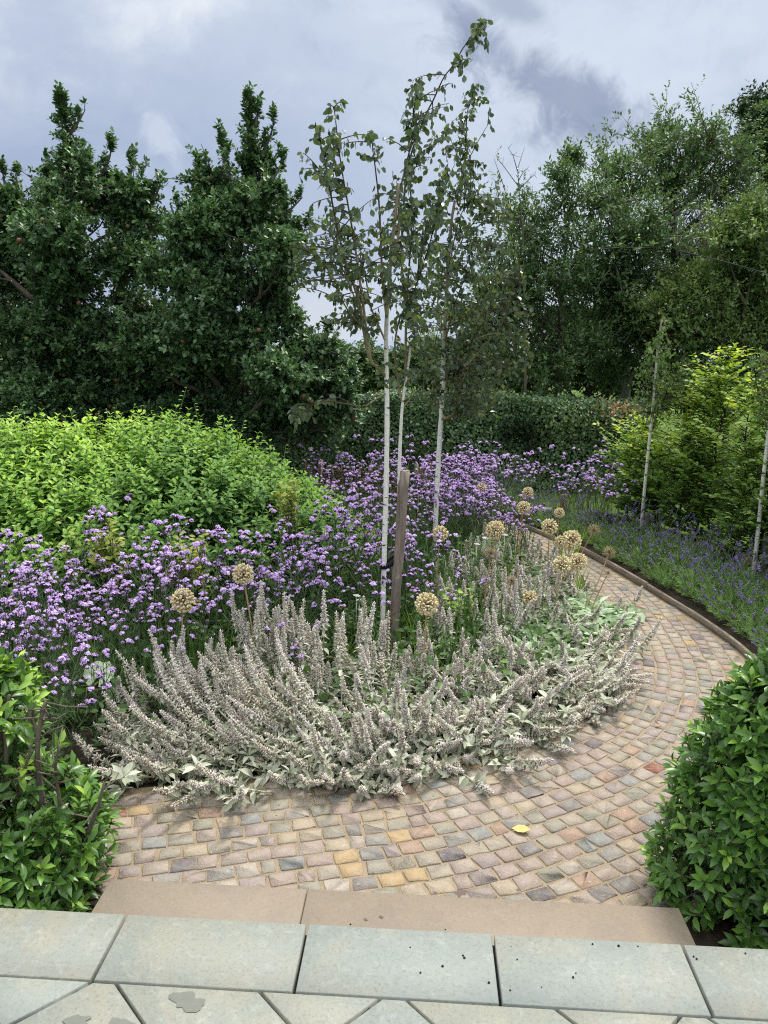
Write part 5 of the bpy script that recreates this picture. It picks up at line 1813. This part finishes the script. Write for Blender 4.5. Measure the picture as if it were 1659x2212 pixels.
LV = [make_lavender(600 + i) for i in range(4)]
rg = RG(85)
k_ = 0
for i in range(4, len(outer), 6):
    T = unit(outer[min(i + 1, len(outer) - 1)] - outer[i - 1])
    nr = np.array([T[1], -T[0]])
    for r_, off in enumerate((.17, .47, .80)):
        if r_ == 2 and outer[i][1] > 8.6:
            continue
        p = outer[i] + nr * (off + rg.normal(0, .03)) + T * rg.normal(0, .05)
        if p[1] < 3.6:
            continue
        s_ = rg.uniform(.85, 1.1) * (.95 if r_ == 0 else 1.12)
        lab = ('bushy lavender plant with purple spikes in the front row beside the timber edging', 'bushy lavender plant with purple spikes in the rear row below the hornbeam hedge')[r_ > 0]
        grp = ('lavender beside the timber edging', 'lavender below the hornbeam hedge')[r_ > 0]
        if k_ < 4:
            q = LV[k_]
            q.location = (p[0], p[1], .03)
            q.scale = (s_,) * 3
            q['label'], q['group'] = lab, grp
        else:
            copy_thing(LV[rg.integers(4)], (p[0], p[1], .03), rg.uniform(0, 6.28), s_, lab, grp)
        k_ += 1

# ------------------------------------------------------------------ clipped bays by the step
LB = leaf8(.37, .20, .16, .05, .78, .92)


def bay(label, cx, cy, prof, seed, shoots, inner_n, gap=None, yel=.0, bare=()):
    """prof: list of (z, radius)"""
    rg = RG(seed)
    o = thing('bay_shrub', (cx, cy, .01), label, 'bay shrub')
    zs_, rs_ = np.array(prof).T
    lf, wd_ = MB(), MB()
    for _ in range(5):
        a = rg.uniform(0, 6.28)
        limb(wd_, rg, (cx + rg.normal(0, .03), cy + rg.normal(0, .03), 0), (cx + math.cos(a) * .1, cy + math.sin(a) * .1, zs_[-1] * .85), .016, .005, 8, .04, 6)
    k_ = 0
    while k_ < shoots:
        z = rg.uniform(zs_[0], zs_[-1])
        R = np.interp(z, zs_, rs_)
        if rg.uniform() > (R + .06) / (rs_.max() + .06):
            continue
        a = rg.uniform(0, 2 * PI)
        R *= 1 + .07 * np.sin(3 * a + z * 7 + seed) + .05 * np.sin(5 * a - z * 11)
        outv = np.array([math.cos(a), math.sin(a), 0])
        sl_ = (np.interp(z + .03, zs_, rs_) - np.interp(z - .03, zs_, rs_)) / .06
        nv = unit(outv - UP * np.clip(sl_, -2.5, 1.2))
        p = np.array([cx, cy, z]) + outv * R * (1 - abs(rg.normal(0, .10)))
        if gap is not None and gap(p):
            if rg.uniform() < .70:
                k_ += .25
                continue
        k_ += 1
        ax_ = unit(nv * .75 + UP * .55 + rg.normal(0, .28, 3))
        tw = rg.uniform(.05, .10)
        s0 = p - ax_ * tw
        wd_.tube([s0 - nv * .08, s0, p], [.004, .003, .002], 4)
        m = rg.integers(7, 11)
        tt = np.linspace(.0, 1, m)
        ga = rg.uniform(0, 6.28) + np.arange(m) * 2.4
        xx = unit(np.cross(ax_, [.1, .2, 1.0] if abs(ax_[2]) < .9 else [1, 0, 0]))
        yy = np.cross(ax_, xx)
        rad = np.cos(ga)[:, None] * xx + np.sin(ga)[:, None] * yy
        dd = unit(rad * (1.0 - .45 * tt[:, None]) + ax_ * (.30 + .75 * tt[:, None] ** 1.5) + rg.normal(0, .12, (m, 3)))
        size = rg.uniform(.058, .09, m) * (1 - .30 * tt ** 3)
        fresh = rg.uniform() < .30 + yel * (z > zs_[-1] * .62)
        rr = np.clip(rg.uniform(.08, .5) + (.35 if fresh else 0) * tt + yel * (.35 if z > zs_[-1] * .62 else 0) + rg.normal(0, .08, m), 0, 1)
        lf.scatter(LB, s0 + (p - s0) * tt[:, None], dd, unit(ax_ * .8 + UP * .3 - rad * .2 + rg.normal(0, .15, (m, 3))), size, rr)
    z = rg.uniform(zs_[0], zs_[-1], inner_n)
    a = rg.uniform(0, 2 * PI, inner_n)
    R = np.interp(z, zs_, rs_) * rg.uniform(.2, .85, inner_n)
    P = np.column_stack([cx + np.cos(a) * R, cy + np.sin(a) * R, z])
    if gap is not None:
        P = P[[not (gap(q) and rg.uniform() < .9) for q in P]]
    lf.scatter(LB, P, sph(rg, len(P)), sph(rg, len(P)), .07, rg.uniform(0, .4, len(P)))
    lf.build('leaves', M['bay'], o)
    for pts, r0 in bare:
        C = smooth_curve(np.array(pts), .03)
        wd_.tube(C, np.linspace(r0, r0 * .55, len(C)), 7, wob=.08, rg=rg)
        for _ in range(7):
            c = C[rg.integers(1, len(C))]
            e = c + np.array([rg.normal(0, .05), rg.normal(0, .05), rg.uniform(0, .06)])
            wd_.tube([c, (c + e) / 2 + rg.normal(0, .006, 3), e], [.004, .003, .002], 4)
    wd_.build('branches', M['bark'], o, True)
    return o


RBX, RBY = at(1655, 1800, 2.72)[0], 2.70
bay('dense glossy dark green bay shrub right of the pink step', RBX, RBY, [(.03, .385), (.12, .41), (.30, .395), (.48, .36), (.66, .31), (.82, .25), (.95, .17), (1.03, .05)], 91, 520, 2600, yel=.12)
LBX, LBY = at(-20, 1800, 2.62)[0], 2.62
g0 = at(90, 1600, 2.4)


def lgap(p):
    return .46 < p[2] < .80 and p[0] > LBX - .25 and p[1] < LBY + .2


bb = [([at(x, y, LBY - .12 + dy) for x, y, dy in q], r) for q, r in (
    (((95, 1760, .08), (82, 1650, .02), (84, 1580, 0), (92, 1540, 0), (102, 1508, 0)), .013), (((84, 1600, 0), (72, 1560, 0), (60, 1530, 0)), .007), (((92, 1560, 0), (104, 1552, 0), (118, 1545, 0)), .006),
    (((10, 1720, .1), (14, 1620, .05), (8, 1560, .05), (20, 1500, .05)), .010), (((190, 1800, .05), (215, 1730, 0), (228, 1680, 0)), .010), (((40, 1720, .05), (60, 1640, 0), (70, 1600, 0)), .008), (((130, 1740, 0), (120, 1660, 0), (128, 1610, 0)), .007))]
bay('sparse bay shrub left of the pink step with bare branches and yellow green tips', LBX, LBY, [(.03, .41), (.12, .435), (.28, .415), (.42, .36), (.55, .27), (.70, .23), (.84, .22), (.93, .16), (.99, .05)], 92, 560, 2300, lgap, .36, bb)

# ------------------------------------------------------------------ small things
# woven willow hurdle
rg = RG(95)
ha, hb = at(660, 1050, 10.4), at(878, 1050, 9.9)
ha[2] = hb[2] = 0
o = thing('willow_hurdle', (ha + hb) / 2, 'low woven brown willow hurdle below the beech hedge', 'hurdle')
n_up = 12
ups = [ha + (hb - ha) * t_ for t_ in np.linspace(0, 1, n_up)]
du = unit(hb - ha)
nr = np.array([-du[1], du[0], 0])
wv = MB()
for i in range(24):
    z = .03 + i * .0225
    P = []
    for j, u in enumerate(ups):
        P.append(u + nr * .014 * (1 if (i + j) % 2 else -1) + UP * (z + rg.normal(0, .004)))
        if j < n_up - 1:
            P.append((u + ups[j + 1]) / 2 + UP * (z + rg.normal(0, .004)))
    wv.tube(P, rg.uniform(.008, .011), 5)
wv.build('woven_rods', M['hurdle'], o, True)
for u in ups:
    mb = MB()
    mb.tube([u, u + UP * rg.uniform(.60, .66)], [.011, .010], 6)
    mb.build('upright', M['hurdle'], o)
mb = MB()
pe = at(693, 1030, 10.3); pe[2] = 0
mb.tube([pe, pe + UP * .68], [.035, .033], 8, wob=.05, rg=rg)
mb.build('end_post', M['stake'], o, True)

# cluster of split stakes at the hurdle's right end
for i, (px, ty, r_, lab) in enumerate(((900, 1003, .028, 'pale split stake at the right end of the woven hurdle'), (914, 1004, .017, 'thin brown stake next to the pale one by the hurdle'), (921, 1001, .017, 'second thin brown stake by the hurdle'), (929, 996, .019, 'tallest brown stake of the cluster by the hurdle'), (908, 1012, .014, 'shortest brown stake of the cluster by the hurdle'))):
    t0 = at(px, ty, 9.7)
    mb = MB()
    mb.tube([(t0[0], t0[1], 0), (t0[0] + .004, t0[1], t0[2] * .5), tuple(t0)], r_, 7, wob=.06, rg=rg)
    tag(mb.build('garden_stake', M['greystake' if i == 0 else 'postwood']), lab, 'stake')

# post, rail and small plate among the far verbena
p0 = at(1219, 1068, 9.6)
mb = MB()
mb.box((p0[0], p0[1], p0[2] / 2), (.032, .032, p0[2] / 2), .2, .5, .004)
tag(mb.build('wooden_post', M['postwood']), 'short brown wooden post among the far verbena', 'post')
p1 = at(1137, 1100, 9.6)
mb = MB()
mb.box((p1[0], p1[1], p1[2] / 2), (.028, .028, p1[2] / 2), .2, .5, .004)
tag(mb.build('wooden_post', M['postwood']), 'brown wooden post behind the brownish allium head', 'post')
q0, q1 = at(1110, 1080, 9.56), at(1222, 1082, 9.56)
mb = MB()
mb.tube([q0, (q0 + q1) / 2 - UP * .008, q1], .004, 5)
tag(mb.build('wire_rail', M['cable']), 'thin wire stretched between the wooden posts in the far verbena', 'wire')
c = at(1179, 1104, 9.4)
o = thing('plant_plate', (c[0], c[1], 0), 'small blank grey plate on a peg among the far verbena', 'plate')
mb = MB()
mb.box((c[0], c[1], c[2]), (.085, .006, .042), .05, .5, .003)
mb.build('plate', M['plate'], o)
mb = MB()
mb.tube([(c[0], c[1] + .012, 0), (c[0], c[1] + .012, c[2])], .006, 6)
mb.build('peg', M['postwood'], o)

# overhead cables
for pts, lab in (([(380, 632, 26), (620, 610, 27), (770, 597, 28), (930, 590, 29)], 'thin black overhead cable crossing the sky behind the left birch'), ([(1460, 540, 13.0), (1580, 569, 12.8), (1660, 592, 12.6), (1800, 634, 12.4)], 'thin black cable hanging across the trees at the right edge')):
    mb = MB()
    P = smooth_curve(np.array([at(*q) for q in pts]), .4)
    mb.tube(P, .011 if pts[0][2] > 20 else .009, 5)
    tag(mb.build('overhead_cable', M['cable']), lab, 'cable')

# sword leaved plant and low leafy plants
rg = RG(96)


def tuft(px, py, n, h0, lab, w=1.0):
    b = gz(px, py)
    o = thing('sword_leaf_plant', b, lab, 'plant')
    mb = MB()
    for _ in range(n):
        a = rg.uniform(0, 6.28)
        d = np.array([math.cos(a), math.sin(a), rg.uniform(1.6, 4)])
        bl = (blade[0] * np.array([w, 1, 1]), blade[1])
        mb.scatter(bl, [b + np.array([rg.normal(0, .03), rg.normal(0, .03), 0])], [d], [[math.cos(a + 1.2), math.sin(a + 1.2), .1]], [h0 * rg.uniform(.6, 1.1)], [rg.uniform()])
    mb.build('leaves', M['sword'], o)


tuft(1095, 1275, 12, .42, 'tuft of bright green sword shaped leaves among the grey spikes', 1.1)
tuft(745, 1430, 16, .34, 'grassy green tuft at the foot of the left birch', .6)
tuft(905, 1400, 22, .36, 'grassy green tuft right of the stake', .6)
tuft(470, 1460, 18, .34, 'grassy green tuft behind the left allium', .6)
tuft(1255, 1290, 14, .35, 'loose olive green tuft beside the path below the allium pair', .7)
tuft(1225, 1235, 22, .5, 'tall thin stemmed green tuft beside the far path behind the alliums', .6)


def leafy(px, py, n, R, H, lab, mat='under', L=.06, name='leafy_plant', cat='plant'):
    b = gz(px, py)
    o = thing(name, b, lab, cat)
    mb, tb = MB(), MB()
    for _ in range(n):
        a = rg.uniform(0, 6.28)
        e = b + np.array([math.cos(a) * R * rg.uniform(.1, 1), math.sin(a) * R * rg.uniform(.1, 1), H * rg.uniform(.5, 1)])
        tb.tube([b, (b + e) / 2 + rg.normal(0, .015, 3), e], [.004, .003, .0015], 3)
        m = 12
        tt = np.linspace(.3, 1, m)[:, None]
        pr = unit(np.cross(UP, rg.standard_normal((m, 3))))
        mb.scatter(L8b, b + (e - b) * tt, unit(pr + UP * .2), unit(UP + rg.normal(0, .35, (m, 3))), L * rg.uniform(.7, 1.2, m), rg.uniform(.3, 1, m))
    mb.build('leaves', M[mat], o)
    tb.build('stems', M['verbstem'], o)
    return o


leafy(985, 1380, 14, .16, .42, 'fresh green leafy plant among the grey spikes right of the stake', 'hornbeam', .06)
rb = leafy(1075, 1260, 16, .22, .46, 'small white rose bush behind the allium heads', 'under', .05, 'rose_bush', 'rose bush')
rb2 = leafy(775, 1395, 14, .2, .36, 'small white flowered rose bush left of the stake', 'under', .045, 'rose_bush', 'rose bush')
for root, L_ in ((rb, ((1090, 1158, 6.3), (1068, 1154, 6.35), (1048, 1165, 6.2), (1030, 1178, 6.4))), (rb2, ((781, 1321, 5.3), (776, 1300, 5.35), (770, 1290, 5.3), (700, 1300, 5.4)))):
    for px, py, Y in L_:
        c = at(px, py, Y)
        mb = MB()
        m = 11
        a = np.arange(m) * 2.4
        d = np.column_stack([np.cos(a), np.sin(a), np.linspace(.1, 1.6, m)])
        mb.scatter(leaf8(.9, .2, -.15), np.tile(c, (m, 1)), d, unit(UP * 1.0 + d * -.4), np.linspace(.034, .018, m), rg.uniform(0, 1, m))
        mb.tube([c, c - UP * .12, np.array([*(np.array(root['org'])[:2] * .3 + c[:2] * .7), c[2] - .25])], [.003, .002, .002], 4)
        mb.build('flower', M['white'], root)

# broad round leaves at the left
b = gz(215, 1540)
o = thing('hollyhock_plant', b, 'plant with two broad round pale green leaves among the lambs ears at left', 'plant')
for px, py, R, tl in ((215, 1455, .085, (.1, -.55, 1)), (150, 1500, .055, (-.3, -.5, 1)), (245, 1500, .05, (.3, -.4, 1))):
    c = at(px, py, b[1] - .02)
    mb = MB()
    z = unit(np.array(tl))
    x = unit(np.cross([0, 1, .2], z))
    y = np.cross(z, x)
    V = [c]
    k_ = 28
    for q in range(k_):
        a = -PI / 2 + .25 + (2 * PI - .5) * q / (k_ - 1)
        r_ = R * (1 + .09 * abs(math.sin(a * 3.5)) + .03 * math.sin(a * 17))
        V.append(c + x * math.cos(a) * r_ + y * math.sin(a) * r_ + z * (.012 * math.sin(a * 7)))
    mb.add(np.array(V), [np.array([[0, q, q + 1] for q in range(1, k_)])], rg.uniform(.5, .9))
    lo = mb.build('leaf', M['feltgreen'], o)
    mb = MB()
    mb.tube([c, (c + b) / 2 + rg.normal(0, .02, 3), b], [.003, .003, .004], 4)
    mb.build('leaf_stalk', M['verbstem'], o)

# fallen leaves on the setts
for px, py, L_, az, mat, lab, r_ in ((1105, 1789, .085, -.2, 'deadleaf', 'single yellow fallen leaf lying on the stone setts', .8), (517, 1716, .075, 1.9, 'feltgreen', 'pale green fallen leaf at the edge of the setts', .5), (990, 1648, .05, .3, 'stalk', 'brown dry leaf lying where the grey spikes meet the setts', .2), (1415, 1568, .035, .3, 'stalk', 'tiny brown dry leaf on the setts below the drooping spikes', .1)):
    c = gz(px, py, .016)
    mb = MB()
    mb.scatter(leaf8(.72, .06, -.05), [c], [(math.cos(az), math.sin(az), .03)], [(0.05, -.1, 1)], [L_], [r_])
    tag(mb.build('fallen_leaf', M[mat]), lab, 'fallen leaf')

# dry petals and bits shed along the edge of the bed
rg = RG(97)
mb = MB()
n = 620
ii = rg.integers(40, len(inner) - 130, n)
T_ = unit(np.gradient(inner, axis=0))
off = rg.exponential(.12, n) + .02
p2 = inner[ii] + off[:, None] * np.stack([T_[ii, 1], -T_[ii, 0]], 1)
pos = np.column_stack([p2, np.full(n, .009)])
az = rg.uniform(0, 6.28, n)
mb.scatter(L2, pos, np.column_stack([np.cos(az), np.sin(az), rg.normal(0, .15, n)]), unit(UP + rg.normal(0, .25, (n, 3))), rg.uniform(.004, .013, n), rg.uniform(0, .7, n))
lo = mb.build('plant_litter', M['deadleaf'])
tag(lo, 'dry brown petals and leaf bits scattered on the setts along the bed edge', 'litter', kind='stuff')
